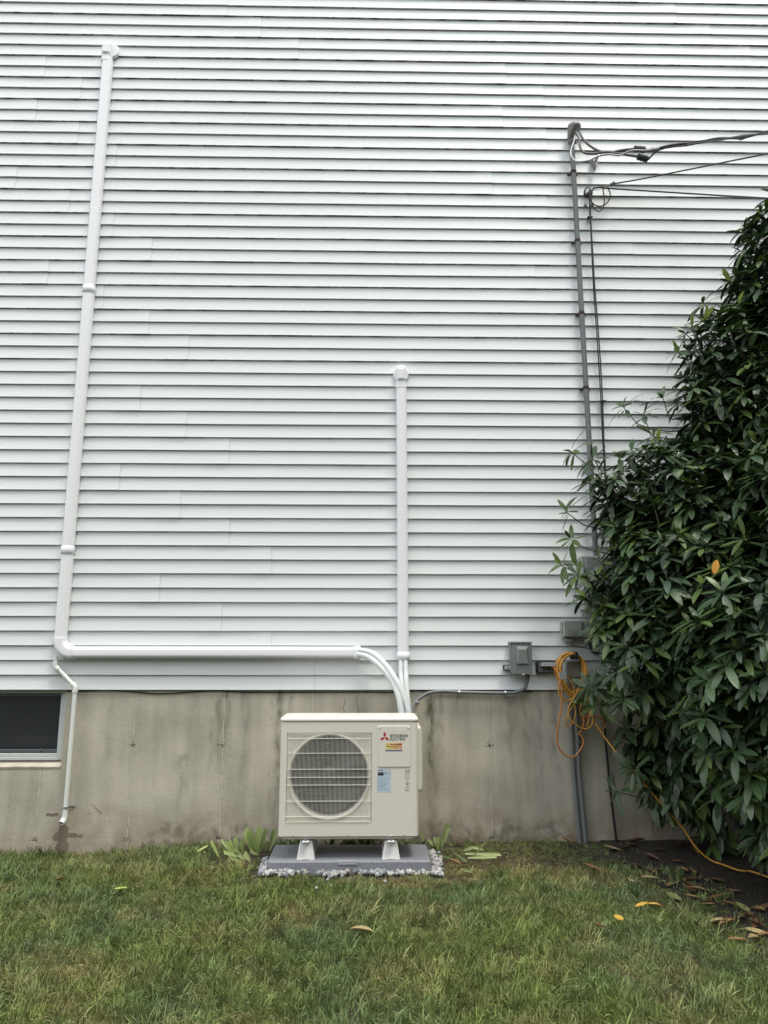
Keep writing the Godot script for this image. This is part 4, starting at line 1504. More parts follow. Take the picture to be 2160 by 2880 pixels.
	tube(st, [Vector3(1.675, 1.634, 0.103), Vector3(1.675, 1.634, 0.106)], 0.006, 10)
	part("latch", st, M.conduit, lid)
	st = begin()
	box(st, Vector3(1.686, 1.566, 0.0625), Vector3(1.776, 1.696, 0.082), 0.008)
	part("inner_cover", st, M.box_grey, t)
	for k in 2:
		st = begin()
		tube(st, [Vector3(1.522, 1.60 + 0.055 * k, 0.066), Vector3(1.522, 1.638 + 0.055 * k, 0.066)], 0.006, 8)
		part("hinge", st, M.box_grey, t)
	for s in [[1.545, 1.607], [1.700, 1.762]]:
		st = begin()
		box(st, Vector3(s[0], 1.535, 0.01), Vector3(s[1], 1.561, 0.07), 0.004)
		part("cable_entry", st, M.box_grey, t)
	for k in ["nid_thin", "nid_thick"]:
		st = begin()
		tube(st, smooth_path(PATHS[k], 0.02), 0.0035 if k == "nid_thin" else 0.009, 8)
		part("cable", st, M.cable_black, t)
	# meter socket, mostly behind the shrub
	t = thing("meter_box", "light grey electric meter box half hidden behind the shrub", "meter box", Vector3(1.84, 1.78, 0))
	st = begin()
	box(st, Vector3(1.692, 1.785, 0.0), Vector3(1.985, 2.215, 0.125), 0.005)
	part("enclosure", st, M.meter, t)
	st = begin()
	box(st, Vector3(1.716, 1.785, 0.126), Vector3(1.980, 2.205, 0.142), 0.004)
	part("cover", st, M.meter, t)
	st = begin()
	tube(st, [Vector3(1.85, 2.05, 0.14), Vector3(1.85, 2.05, 0.21)], 0.085, 24)
	part("meter_ring", st, M.meter, t)
	# outlet with its cover up
	t = thing("outdoor_outlet", "grey weatherproof outlet with its cover flipped up beside the cord coil", "outlet", Vector3(1.393, 1.287, 0))
	st = begin()
	plate(st, round_rect(1.316, 1.289, 1.474, 1.381, 0.014, 4), 0.0, 0.030, 0.003)
	part("back_box", st, M.tape, t)
	st = begin()
	plate(st, round_rect(1.330, 1.297, 1.468, 1.372, 0.008, 3), 0.029, 0.046, 0.003)
	part("frame", st, M.conduit, t)
	st = begin()
	box(st, Vector3(1.362, 1.316, 0.045), Vector3(1.456, 1.343, 0.049), 0.002)
	var rec := part("receptacle", st, M.receptacle, t)
	for k in 2:
		st = begin()
		tube(st, [Vector3(1.385 + 0.048 * k, 1.3295, 0.0485), Vector3(1.385 + 0.048 * k, 1.3295, 0.0505)], 0.012, 14)
		part("socket", st, M.conduit, rec)
	st = begin()
	box(st, Vector3(1.342, 1.345, 0.045), Vector3(1.466, 1.356, 0.100), 0.004)
	box(st, Vector3(1.342, 1.356, 0.090), Vector3(1.466, 1.375, 0.098), 0.003)
	part("lid", st, M.glass_lid, t)
	# blank plate box behind the coil
	t = thing("junction_box", "grey junction box with a blank cover seen through the loops of the cord", "electrical box", Vector3(1.606, 1.258, 0))
	st = begin()
	box(st, Vector3(1.550, 1.257, 0.0), Vector3(1.668, 1.384, 0.052), 0.006)
	part("enclosure", st, M.box_grey, t)
	st = begin()
	box(st, Vector3(1.556, 1.260, 0.053), Vector3(1.662, 1.381, 0.060), 0.004)
	var jc := part("cover", st, M.meter, t)
	for q in [[1.567, 1.371], [1.651, 1.371], [1.567, 1.270], [1.651, 1.270]]:
		st = begin()
		ball(st, Vector3(q[0], q[1], 0.060), 0.004)
		part("screw", st, M.screw, jc)
	# conduits to the ground
	var labels := ["left of the two grey conduits running into the ground below the junction box", "right of the two grey conduits running into the ground below the junction box"]
	for k in 2:
		st = begin()
		var x: float = [1.573, 1.617][k]
		tube(st, [Vector3(x + 0.006, 1.262, 0.03), Vector3(x, 1.05, 0.022), Vector3(x + 0.004, 0.55, 0.020), Vector3(x + 0.030, -0.05, 0.03)], 0.0185, 12)
		whole("ground_conduit", st, M.conduit_pvc, labels[k], "conduit", "conduits below the junction box")
	st = begin()
	var bd: Array = PATHS.black_drop.duplicate()
	bd.append(Vector3(1.885, -0.03, 0.03))
	tube(st, smooth_path(bd, 0.1), 0.010, 8)
	whole("black_cable", st, M.cable_black, "thick black cable running down the foundation left of the shrub", "cable")
	# thin cable tucked under the bottom edge of the siding
	st = begin()
	var e: Array = []
	for p in PATHS.edge_cable:
		e.append(Vector3(p.x, p.y - 0.003, -0.013))
	for p in PATHS.edge_cable2.slice(1):
		e.append(Vector3(p.x, p.y - 0.003, -0.013))
	e.sort_custom(func(a, b): return a.x < b.x)
	tube(st, smooth_path(e, 0.05), 0.0042, 6)
	whole("edge_cable", st, M.cable_black, "thin black cable sagging along the bottom edge of the siding", "cable")


# ---------------------------------------------------------------- service mast and cables

func build_mast() -> void:
	var t := thing("service_mast", "tall grey electrical service mast strapped to the siding with a hooded top", "mast", Vector3(1.83, 2.2, 0.045))
	var top := Vector3(1.812, 6.03, 0.045)
	var low := Vector3(1.832, 2.18, 0.045)
	part("pipe", pipe([low, top], 0.0225, 14), M.mast, t)
	# weatherhead: a hood leaning over the pipe
	var st := begin()
	var rows := []
	for f in [[6.010, 0.030, 0.030, 0.0, 0.045], [6.030, 0.032, 0.032, 0.0, 0.045], [6.040, 0.036, 0.036, 0.0, 0.05], [6.090, 0.044, 0.050, 0.004, 0.06], [6.125, 0.056, 0.066, 0.018, 0.07], [6.150, 0.060, 0.066, 0.022, 0.07], [6.164, 0.048, 0.050, 0.022, 0.065], [6.170, 0.02, 0.02, 0.02, 0.06]]:
		var ring := []
		for k in 16:
			var a := TAU * k / 16
			var e := Vector2(cos(a), sin(a))
			ring.append(Vector3(1.812 + f[3] + e.x * f[1], f[0] + 0.02 * e.x * (1.0 if f[0] < 6.12 else -0.3), f[4] + e.y * f[2]))
		rows.append(ring)
	rings(st, rows, true, true, true)
	part("weatherhead", st, M.weatherhead, t)
	st = begin()
	tube(st, [Vector3(1.812, 6.015, 0.045), Vector3(1.812, 6.03, 0.045)], 0.033, 14)
	box(st, Vector3(1.842, 5.995, 0.035), Vector3(1.856, 6.022, 0.055), 0.002)
	part("clamp_ring", st, M.screw, t)
	for y in [5.706, 5.028, 4.342, 3.661, 2.982]:
		var x := lerpf(low.x, top.x, (y - low.y) / (top.y - low.y))
		st = begin()
		tube(st, [Vector3(x, y - 0.012, 0.045), Vector3(x, y + 0.012, 0.045)], 0.0255, 14)
		box(st, Vector3(x - 0.047, y - 0.011, 0.002), Vector3(x + 0.047, y + 0.011, 0.012), 0.003)
		box(st, Vector3(x - 0.026, y - 0.011, 0.005), Vector3(x + 0.026, y + 0.011, 0.05), 0.003)
		var s := part("strap", st, M.rust, t)
		for d in [-0.038, 0.038]:
			st = begin()
			ball(st, Vector3(x + d, y, 0.013), 0.0055, Vector3(1, 1, 0.6))
			part("bolt", st, M.screw, s)
	# drop cable from the street
	t = thing("service_drop", "thick bundled power cable with black splices leaving the mast head to the right", "cable", Vector3(1.83, 6.05, 0.12))
	for k in ["drop_1", "drop_2"]:
		st = begin()
		tube(st, smooth_path(PATHS[k], 0.02), 0.0105, 8)
		part("conductor", st, M.cable_grey, t)
	st = begin()
	tube(st, smooth_path(PATHS.drop_3, 0.012), 0.0085, 8, 0.002)
	part("bare_neutral", st, M.aluminium, t)
	for k in ["drop_main_1", "drop_main_2", "drop_main_3"]:
		st = begin()
		tube(st, smooth_path(PATHS[k], 0.05), 0.0085, 8)
		part("conductor", st, M.cable_black if k != "drop_main_2" else M.cable_grey, t)
	for q in [[PATHS.drop_1[-1], PATHS.drop_main_3[0]], [PATHS.drop_2[-1], PATHS.drop_main_1[0]]]:
		st = begin()
		var a: Vector3 = q[0]
		var b: Vector3 = q[1]
		var pts := []
		for i in 15:
			pts.append(a.lerp(b, i / 14.0))
		rows = []
		var d := (b - a).normalized()
		var u := d.cross(Vector3.BACK).normalized()
		var v := d.cross(u)
		for i in 15:
			var ring := []
			for k in 10:
				var an := TAU * k / 10
				var rr := 0.027 + 0.0035 * sin(i * 2.1 + k * 1.7) - (0.012 if i == 0 or i == 14 else 0.0)
				ring.append(pts[i] + (u * cos(an) + v * sin(an)) * rr)
			rows.append(ring)
		rings(st, rows, true, true, false)
		part("splice", st, M.tape, t)
	st = begin()
	tube(st, smooth_path(PATHS.drop_main_1.slice(1, 6), 0.03), 0.015, 8, 0.002)
	part("tape_wrap", st, M.tape, t)
	# insulator bracket
	t = thing("cable_bracket", "small grey bracket on the siding behind the power wires", "bracket", Vector3(2.03, 5.78, 0.02))
	st = begin()
	rings(st, [[Vector3(1.985, 5.845, 0.0), Vector3(2.055, 5.845, 0.0), Vector3(2.025, 5.755, 0.0)], [Vector3(1.99, 5.842, 0.05), Vector3(2.05, 5.842, 0.05), Vector3(2.025, 5.765, 0.05)]], true, true, false)
	part("plate", st, M.aluminium, t)
	st = begin()
	tube(st, [Vector3(2.02, 5.82, 0.04), Vector3(2.025, 5.83, 0.12)], 0.010, 8)
	part("pin", st, M.zinc, t)


func build_comm_cables() -> void:
	var t := thing("cable_anchor", "black hook screwed to the siding holding the thin black cables", "bracket", Vector3(1.93, 5.5, 0.0))
	var st := begin()
	tube(st, smooth_path([Vector3(1.915, 5.50, 0.0), Vector3(1.91, 5.53, 0.03), Vector3(1.935, 5.555, 0.05), Vector3(1.95, 5.53, 0.06), Vector3(1.935, 5.50, 0.05)], 0.01), 0.006, 8)
	box(st, Vector3(1.925, 5.495, 0.0), Vector3(1.965, 5.525, 0.02), 0.004)
	part("hook", st, M.cable_black, t)
	st = begin()
	tube(st, smooth_path([Vector3(1.92, 5.52, 0.04), Vector3(1.905, 5.50, 0.05), Vector3(1.915, 5.465, 0.05)], 0.01), 0.003, 6)
	part("tie_wire", st, M.cable_black, t)
	st = begin()
	box(st, Vector3(1.905, 5.395, 0.0), Vector3(1.935, 5.42, 0.02), 0.004)
	box(st, Vector3(1.965, 5.395, 0.0), Vector3(1.99, 5.425, 0.025), 0.006)
	part("cable_clip", st, M.aluminium, t)
	t = thing("telephone_cable", "thin black cable rising to the right from a grey wedge clamp", "cable", PATHS.comm_up[0])
	st = begin()
	tube(st, smooth_path(PATHS.comm_up, 0.1), 0.0065, 8)
	part("cable", st, M.cable_black, t)
	st = begin()
	tube(st, [PATHS.comm_up[0] + Vector3(-0.07, -0.045, 0.0), PATHS.comm_up[0] + Vector3(0.03, 0.022, 0.0)], 0.010, 4)
	part("wedge_clamp", st, M.weatherhead, t)
	st = begin()
	tube(st, smooth_path([Vector3(1.955, 5.52, 0.055), Vector3(2.03, 5.525, 0.055), PATHS.comm_up[0] + Vector3(-0.06, -0.04, 0.0)], 0.03), 0.003, 6)
	part("bail_wire", st, M.zinc, t)
	st = begin()
	tube(st, smooth_path(PATHS.comm_down, 0.1), 0.007, 8)
	whole("telephone_cable", st, M.cable_black, "thin black cable running almost level to the right from the coiled loop", "cable")
	st = begin()
	tube(st, smooth_path(PATHS.comm_loop, 0.02), 0.0055, 8)
	whole("cable_loop", st, M.cable_black, "loose loop of thin black cable hanging beside the mast", "cable")
	t = thing("drop_cable", "pair of thin black cables dropping down the siding right of the mast", "cable", Vector3(1.95, 1.8, 0.03))
	for k in 2:
		st = begin()
		var p := []
		for q in PATHS.comm_drop:
			p.append(q + Vector3(0.014 * k * (0.6 + 0.4 * sin(q.y * 2.0)), 0, 0.004 * k))
		tube(st, smooth_path(p, 0.12), 0.0058, 8)
		part("cable", st, M.cable_black, t)
	for y in [5.27, 3.55]:
		st = begin()
		var x := 1.945 if y > 4 else 1.972
		box(st, Vector3(x - 0.022, y - 0.006, 0.0), Vector3(x + 0.022, y + 0.006, 0.042), 0.002)
		part("clip", st, M.cable_black, t)


func build_cord() -> void:
	var t := thing("extension_cord", "tangled yellow orange extension cord hung in a coil on the wall", "cord", Vector3(1.58, 0.67, 0.1))
	var r := RandomNumberGenerator.new()
	r.seed = 6
	# the hung coil, loop after loop
	var pts := []
	for k in 11:
		var j := func(s: float) -> float: return r.randf_range(-s, s)
		var w := r.randf_range(0.78, 1.0)
		var z := 0.080 + 0.0095 * k
		var drop: float = r.randf_range(-0.02, 0.05)
		var cx: float = 1.568 + j.call(0.010)
		for q in [[0.01, 1.452], [-0.055, 1.432], [-0.100, 1.385], [-0.112, 1.325], [-0.090, 1.262], [-0.035, 1.200], [0.025, 1.172], [0.070, 1.205], [0.098, 1.270], [0.105, 1.345], [0.080, 1.410]]:
			pts.append(Vector3(cx + q[0] * w + j.call(0.008), 1.452 - (1.452 - q[1]) * (0.9 + 0.12 * w) - (drop if q[1] < 1.27 else 0.0) - 0.045 * (1.0 - w) * 2.0 + j.call(0.005), z + j.call(0.006)))
	var st := begin()
	tube(st, smooth_path(pts, 0.018), 0.0064, 8)
	part("coil", st, M.cord_yellow, t)
	for k in ["cord_1", "cord_2", "cord_3", "cord_4", "cord_5", "cord_6", "cord_7", "cord_lead"]:
		st = begin()
		tube(st, smooth_path(PATHS[k], 0.02), 0.0064, 8)
		part("strand", st, M.cord_orange if k in ["cord_1", "cord_5", "cord_7"] else M.cord_yellow, t)
	st = begin()
	box(st, Vector3(1.583, 1.398, 0.03), Vector3(1.609, 1.458, 0.19), 0.006)
	part("hook_strap", st, M.strap_black, t)
	st = begin()
	tube(st, [Vector3(1.435, 1.343, 0.05), Vector3(1.444, 1.333, 0.105)], 0.012, 10, 0.0, 0.007)
	part("plug", st, M.cord_orange, t)
	# paper tag
	var tag_im := Image.create(64, 64, false, Image.FORMAT_RGB8)
	tag_im.fill(Color(0.74, 0.75, 0.76))
	for k in 9:
		fine_print(tag_im, 4, 4 + k * 6, 56, Color(0.33, 0.33, 0.35), r, 2)
	put("paper_tag", card(0.058, 0.056), print_material(tag_im), t, Transform3D(Basis(Vector3.BACK, 0.28) * Basis(Vector3.UP, 0.2), Vector3(1.481, 1.283, 0.19)))


# ---------------------------------------------------------------- rhododendron

# lobes of the crown: centre, radii
const LOBES := [
	[Vector3(2.80, 1.75, 0.72), Vector3(1.18, 0.95, 0.58)],
	[Vector3(2.88, 2.52, 0.60), Vector3(1.14, 0.66, 0.50)],
	[Vector3(3.42, 3.35, 0.62), Vector3(1.00, 0.95, 0.50)],
	[Vector3(3.80, 4.25, 0.66), Vector3(0.95, 0.95, 0.50)],
	[Vector3(2.95, 1.35, 1.25), Vector3(0.98, 1.00, 0.65)],
	[Vector3(3.20, 0.72, 1.25), Vector3(0.98, 0.66, 0.68)],
	[Vector3(2.62, 0.80, 0.30), Vector3(0.70, 0.62, 0.20)],
	[Vector3(3.10, 0.42, 1.15), Vector3(0.74, 0.42, 0.52)],
	[Vector3(3.55, 2.20, 1.35), Vector3(1.10, 1.30, 0.80)],
	[Vector3(3.90, 3.30, 1.10), Vector3(0.95, 1.20, 0.70)]]

# shoots that reach out past the crown: tip, direction
const SHOOTS := [
	[Vector3(1.56, 3.00, 0.42), Vector3(-0.8, 0.45, 0.2)], [Vector3(1.70, 2.93, 0.50), Vector3(-0.6, 0.4, 0.5)],
	[Vector3(1.98, 3.36, 0.45), Vector3(-0.7, 0.6, 0.2)], [Vector3(2.14, 3.30, 0.45), Vector3(-0.4, 0.8, 0.3)], [Vector3(2.28, 3.42, 0.5), Vector3(-0.4, 0.7, 0.4)], [Vector3(2.16, 3.10, 0.55), Vector3(-0.6, 0.4, 0.5)], [Vector3(1.98, 2.98, 0.55), Vector3(-0.6, 0.3, 0.5)],
	[Vector3(2.42, 3.80, 0.50), Vector3(-0.8, 0.4, 0.2)], [Vector3(2.52, 3.98, 0.45), Vector3(-0.8, 0.5, 0.2)], [Vector3(2.66, 4.22, 0.50), Vector3(-0.7, 0.6, 0.2)], [Vector3(2.88, 4.40, 0.50), Vector3(-0.6, 0.7, 0.2)], [Vector3(3.02, 4.66, 0.50), Vector3(-0.5, 0.8, 0.2)],
	[Vector3(2.80, 4.10, 0.60), Vector3(-0.5, 0.6, 0.5)], [Vector3(2.62, 3.70, 0.60), Vector3(-0.5, 0.5, 0.5)],
	[Vector3(1.50, 2.52, 0.42), Vector3(-0.8, 0.35, 0.3)], [Vector3(1.82, 2.60, 0.55), Vector3(-0.7, 0.4, 0.4)], [Vector3(1.52, 2.30, 0.45), Vector3(-0.8, 0.2, 0.4)],
	[Vector3(1.42, 2.10, 0.50), Vector3(-0.85, 0.2, 0.3)], [Vector3(1.52, 2.02, 0.55), Vector3(-0.7, 0.2, 0.6)], [Vector3(1.62, 1.82, 0.50), Vector3(-0.8, -0.1, 0.5)], [Vector3(1.66, 1.62, 0.50), Vector3(-0.8, -0.1, 0.5)],
	[Vector3(1.60, 1.20, 0.42), Vector3(-0.8, 0.1, 0.5)], [Vector3(1.70, 1.27, 0.46), Vector3(-0.5, 0.3, 0.7)], [Vector3(1.66, 1.08, 0.42), Vector3(-0.8, -0.2, 0.5)], [Vector3(1.80, 1.14, 0.50), Vector3(-0.4, 0.3, 0.8)], [Vector3(1.82, 1.38, 0.5), Vector3(-0.7, 0.1, 0.6)],
	[Vector3(1.78, 0.47, 0.36), Vector3(-0.8, 0.1, 0.5)], [Vector3(1.90, 0.62, 0.42), Vector3(-0.6, 0.1, 0.7)]]


func leaf_mesh(bend: float, width: float) -> ArrayMesh:
	# one leaf of unit length along +y, its upper side towards +z
	var st := begin()
	st.set_smooth_group(1)
	var prof := [[-0.10, 0.012], [0.0, 0.03], [0.14, 0.62], [0.34, 0.93], [0.58, 1.0], [0.80, 0.74], [0.94, 0.32], [1.0, 0.02]]
	for i in prof.size() - 1:
		var p := []
		for k in 2:
			var t: float = prof[i + k][0]
			var w: float = prof[i + k][1] * width / 2
			var z := -bend * t * t * 0.5 + 0.02 * t
			for s in [-1.0, 0.0, 1.0]:
				# midrib sunk, rims rolled under
				var lift: float = 0.0 if s == 0.0 else w * 0.32 - w * w * 1.2
				p.append(Vector3(s * w, t, z + lift))
		for s in 2:
			q4(st, p[s], p[s + 3], p[s + 4], p[s + 1])
	return done(st)


func inside_lobes(p: Vector3, skip: int) -> float:
	var m := 9.0
	for k in LOBES.size():
		if k != skip:
			m = minf(m, ((p - LOBES[k][0]) / LOBES[k][1]).length())
	return m


func to_view(cam: Transform3D, p: Vector3) -> Vector3:
	# position in the frame (-1..1 each way) and the distance ahead
	var q := cam.affine_inverse() * p
	var f := 1.0 / tan(deg_to_rad(71.6166 / 2))
	return Vector3(q.x / -q.z * f / 0.75, q.y / -q.z * f, -q.z)


func build_shrub() -> void:
	var r := RandomNumberGenerator.new()
	r.seed = 42
	var bush := thing("rhododendron", "large dark green rhododendron shrub crowding the right side of the wall", "shrub", Vector3(2.95, 0, 0.85))
	# trunks and limbs
	var trunks := []
	for q in [[Vector3(2.75, 0, 0.70), Vector3(2.45, 1.3, 0.62), Vector3(2.15, 2.4, 0.55)], [Vector3(2.90, 0, 0.85), Vector3(2.80, 1.2, 0.75), Vector3(2.75, 2.6, 0.6), Vector3(2.95, 3.5, 0.6)], [Vector3(3.1, 0, 0.8), Vector3(3.3, 1.6, 0.8), Vector3(3.4, 3.0, 0.7), Vector3(3.6, 4.4, 0.65)], [Vector3(3.0, 0, 1.0), Vector3(2.8, 0.7, 1.2), Vector3(2.5, 1.2, 1.35)], [Vector3(3.2, 0, 1.0), Vector3(3.6, 1.2, 1.2), Vector3(3.9, 2.6, 1.1), Vector3(4.0, 3.6, 1.0)], [Vector3(2.7, 0, 0.6), Vector3(2.3, 0.7, 0.5), Vector3(1.95, 1.15, 0.45)]]:
		var base: Vector3 = q[0]
		q[0] = Vector3(base.x, ground_h(base.x, base.z) - 0.03, base.z)
		var line := smooth_path(q, 0.2)
		var st := begin()
		tube(st, line, 0.045, 9, 0.0, 0.012)
		part("trunk", st, M.bark, bush)
		trunks.append_array(line)
	# whorls of leaves at the shoot ends
	var whorls := []
	for s in SHOOTS:
		whorls.append([s[0], s[1].normalized(), 1.0])
	for k in LOBES.size():
		var c: Vector3 = LOBES[k][0]
		var e: Vector3 = LOBES[k][1]
		var area := 4.0 * PI * pow((pow(e.x * e.y, 1.6) + pow(e.x * e.z, 1.6) + pow(e.y * e.z, 1.6)) / 3.0, 1.0 / 1.6)
		var count := int(area * 105.0)
		for i in count:
			var d := Vector3(r.randfn(), r.randfn(), r.randfn()).normalized()
			var depth := 1.0 - absf(r.randfn(0, 0.17)) + 0.05 * r.randf()
			depth *= 1.0 + 0.14 * rough_noise.get_noise_3d(d.x * 3.4 + k * 5.0, d.y * 3.4, d.z * 3.4)
			if r.randf() < 0.05:
				depth += 0.10
			var p := c + d * e * depth
			if inside_lobes(p, k) < 0.74 or p.y < 0.09 or p.z < 0.10:
				continue
			# bare space under the skirt of the crown near the wall
			if p.y < 0.34 and p.x < 2.12:
				continue
			var nrm := (d / e).normalized()
			whorls.append([p, (nrm * 0.5 + Vector3(-0.2, 0.75, 0.1) + Vector3(r.randfn(), r.randfn(), r.randfn()) * 0.18).normalized(), depth])
	var cam := Transform3D(Basis(Vector3.UP, deg_to_rad(-1.06)) * Basis(Vector3.RIGHT, deg_to_rad(10.34)), CAMERA_AT)
	var meshes := [leaf_mesh(0.35, 0.29), leaf_mesh(0.75, 0.32), leaf_mesh(0.15, 0.25)]
	var leaves := []
	for w in whorls:
		var p: Vector3 = w[0]
		var ax: Vector3 = w[1]
		var side := ax.cross(Vector3.UP if absf(ax.y) < 0.9 else Vector3.RIGHT).normalized()
		var other := ax.cross(side)
		var n := r.randi_range(8, 11)
		var turn := r.randf() * TAU
		var droop := r.randf_range(0.0, 0.28) + (0.22 if p.y < 1.0 else 0.0)
		var tint := r.randi() % 4
		for i in n:
			var a := turn + TAU * i / n + r.randfn(0, 0.15)
			var inner := i % 4 == 3
			var rise := r.randf_range(0.55, 1.1) if inner else r.randf_range(-0.08, 0.42)
			var dir := (side * cos(a) + other * sin(a)) * cos(rise) + ax * sin(rise)
			dir = (dir + Vector3(0, -droop * (0.3 if inner else 1.0), 0)).normalized()
			var up := (ax + Vector3(0, 0.9, 0)).normalized()
			var nz := (up - dir * up.dot(dir))
			if nz.length() < 0.1:
				nz = side
			nz = nz.normalized()
			nz = (nz + Vector3(r.randfn(), r.randfn(), r.randfn()) * 0.12)
			nz = (nz - dir * nz.dot(dir)).normalized()
			var size := r.randf_range(0.10, 0.18) * (0.75 if inner else 1.0)
			var root := p + dir * size * 0.10 - ax * r.randf_range(0.0, 0.035)
			if (root + dir * size).z < 0.03:
				continue
			var t := Transform3D(Basis(dir.cross(nz), dir, nz).scaled_local(Vector3.ONE * size), root)
			var kind := tint if r.randf() < 0.7 else r.randi() % 4
			leaves.append([t, r.randi() % 3, kind, w[2]])
	# the leaves that show largest become pieces of their own
	var ranked := []
	for i in leaves.size():
		var t: Transform3D = leaves[i][0]
		var mid := t.origin + t.basis.y * 0.5
		var v := to_view(cam, mid)
		if absf(v.x) > 0.985 or absf(v.y) > 0.99 or inside_lobes(mid, -1) < 0.99:
			continue
		var look := (mid - CAMERA_AT).normalized()
		var shown := absf(t.basis.z.normalized().dot(look)) * t.basis.y.length() / v.z
		ranked.append([shown * (0.3 + 0.7 * clampf((inside_lobes(mid, -1) - 0.99) * 12.0, 0.0, 1.0)), i])
	ranked.sort_custom(func(a, b): return a[0] > b[0])
	var single := {}
	for k in mini(299, ranked.size()):
		single[ranked[k][1]] = true
	var batches := {}
	for i in leaves.size():
		var l = leaves[i]
		if single.has(i):
			put("leaf", meshes[l[1]], M["leaf_%d" % l[2]], bush, l[0])
		else:
			var key: int = l[1]
			if not batches.has(key):
				batches[key] = []
			batches[key].append(l)
	var shade := leaf_material(Color(1, 1, 1))
	shade.vertex_color_use_as_albedo = true
	for key in batches:
		var mm := MultiMesh.new()
		mm.transform_format = MultiMesh.TRANSFORM_3D
		mm.use_colors = true
		mm.mesh = meshes[key]
		mm.instance_count = batches[key].size()
		for i in batches[key].size():
			var l = batches[key][i]
			mm.set_instance_transform(i, Transform3D(Basis.IDENTITY, -bush.position) * l[0])
			var c: Color = LEAF_TINT[l[2]]
			mm.set_instance_color(i, c)
		var o := MultiMeshInstance3D.new()
		o.name = "foliage"
		o.multimesh = mm
		o.material_override = shade
		o.set_meta("kind", "stuff")
		bush.add_child(o, true)
	# twigs from the limbs to the outer whorls, buds and old flower stalks
	var twigs := begin()
	var buds := begin()
	var stalks := begin()
	var made := 0
	for w in whorls:
		var p: Vector3 = w[0]
		var ax: Vector3 = w[1]
		if w[2] < 0.93 or p.x > 3.2:
			continue
		var best: Vector3 = trunks[0]
		for q in trunks:
			if q.y < p.y + 0.1 and q.distance_squared_to(p) < best.distance_squared_to(p):
				best = q
		var back := p - ax * 0.16 - Vector3(0, 0.03, 0)
		if made < 260 and (made < 28 or r.randf() < 0.45):
			tube(twigs, smooth_path([best.lerp(back, 0.35), back.lerp(best, 0.3) + Vector3(0, -0.05, 0), back, p + ax * 0.01], 0.12), 0.007, 5, 0.0, 0.0035)
			made += 1
		if r.randf() < 0.35:
			tube(buds, [p, p + ax * 0.012, p + ax * 0.035], 0.006, 6, 0.0, 0.0012)
		if r.randf() < 0.14 and p.y > 1.2:
			for k in 9:
				var d := (ax * 0.6 + Vector3(r.randfn(), r.randfn(), r.randfn()) * 0.5).normalized()
				tube(stalks, [p - ax * 0.05, p - ax * 0.05 + d * 0.05, p - ax * 0.05 + d * 0.085 + Vector3(0, -0.012, 0)], 0.0013, 4)
	var tw := part("twigs", twigs, M.twig, bush)
	tw.set_meta("kind", "stuff")
	var bu := part("buds", buds, M.bud, bush)
	bu.set_meta("kind", "stuff")
	var sk := part("flower_stalks", stalks, M.bark, bush)
	sk.set_meta("kind", "stuff")
	var yl := mat(0.56, 0.29, 0.05, 0.5)
	yl.backlight_enabled = true
	yl.backlight = Color(0.4, 0.25, 0.05)
	put("yellow_leaf", leaf_mesh(0.2, 0.5), yl, bush, Transform3D(Basis(Vector3.BACK, -0.35).scaled_local(Vector3.ONE * 0.09), YELLOW_LEAF))


const YELLOW_LEAF := Vector3(2.02, 1.93, 1.62)


# ---------------------------------------------------------------- strap-leaved plants

func strap_leaf(b: Vector3, tip: Vector3, w: float, cut := true, sag := 0.15) -> SurfaceTool:
	var st := begin()
	st.set_smooth_group(1)
	var d := tip - b
	var side := d.cross(Vector3(0.25, 0.2, 1)).normalized()
	var out := side.cross(d).normalized()
	var n := 6
	var rows := []
	for i in n + 1:
		var t := float(i) / n
		var wide := w * (0.5 + 0.55 * sin(minf(t * 1.35, 1.0) * PI / 2))
		if not cut:
			wide *= 1.0 - pow(t, 3.0) * 0.9
		var c := b + d * t + out * sag * d.length() * (t - t * t) * 0.7
		var row := []
		for s in [-1.0, 0.0, 1.0]:
			var slant: float = s * w * 0.35 if (cut and i == n) else 0.0
			row.append(c + side * s * wide / 2 + out * (0.0 if s == 0.0 else w * 0.13) + d.normalized() * slant)
		rows.append(row)
	rings(st, rows, false, false, true)
	return st


func strap_material(c: Color) -> StandardMaterial3D:
	var m := mat(c.r, c.g, c.b, 0.45)
	m.backlight_enabled = true
	m.backlight = Color(0.3, 0.35, 0.12)
	return m


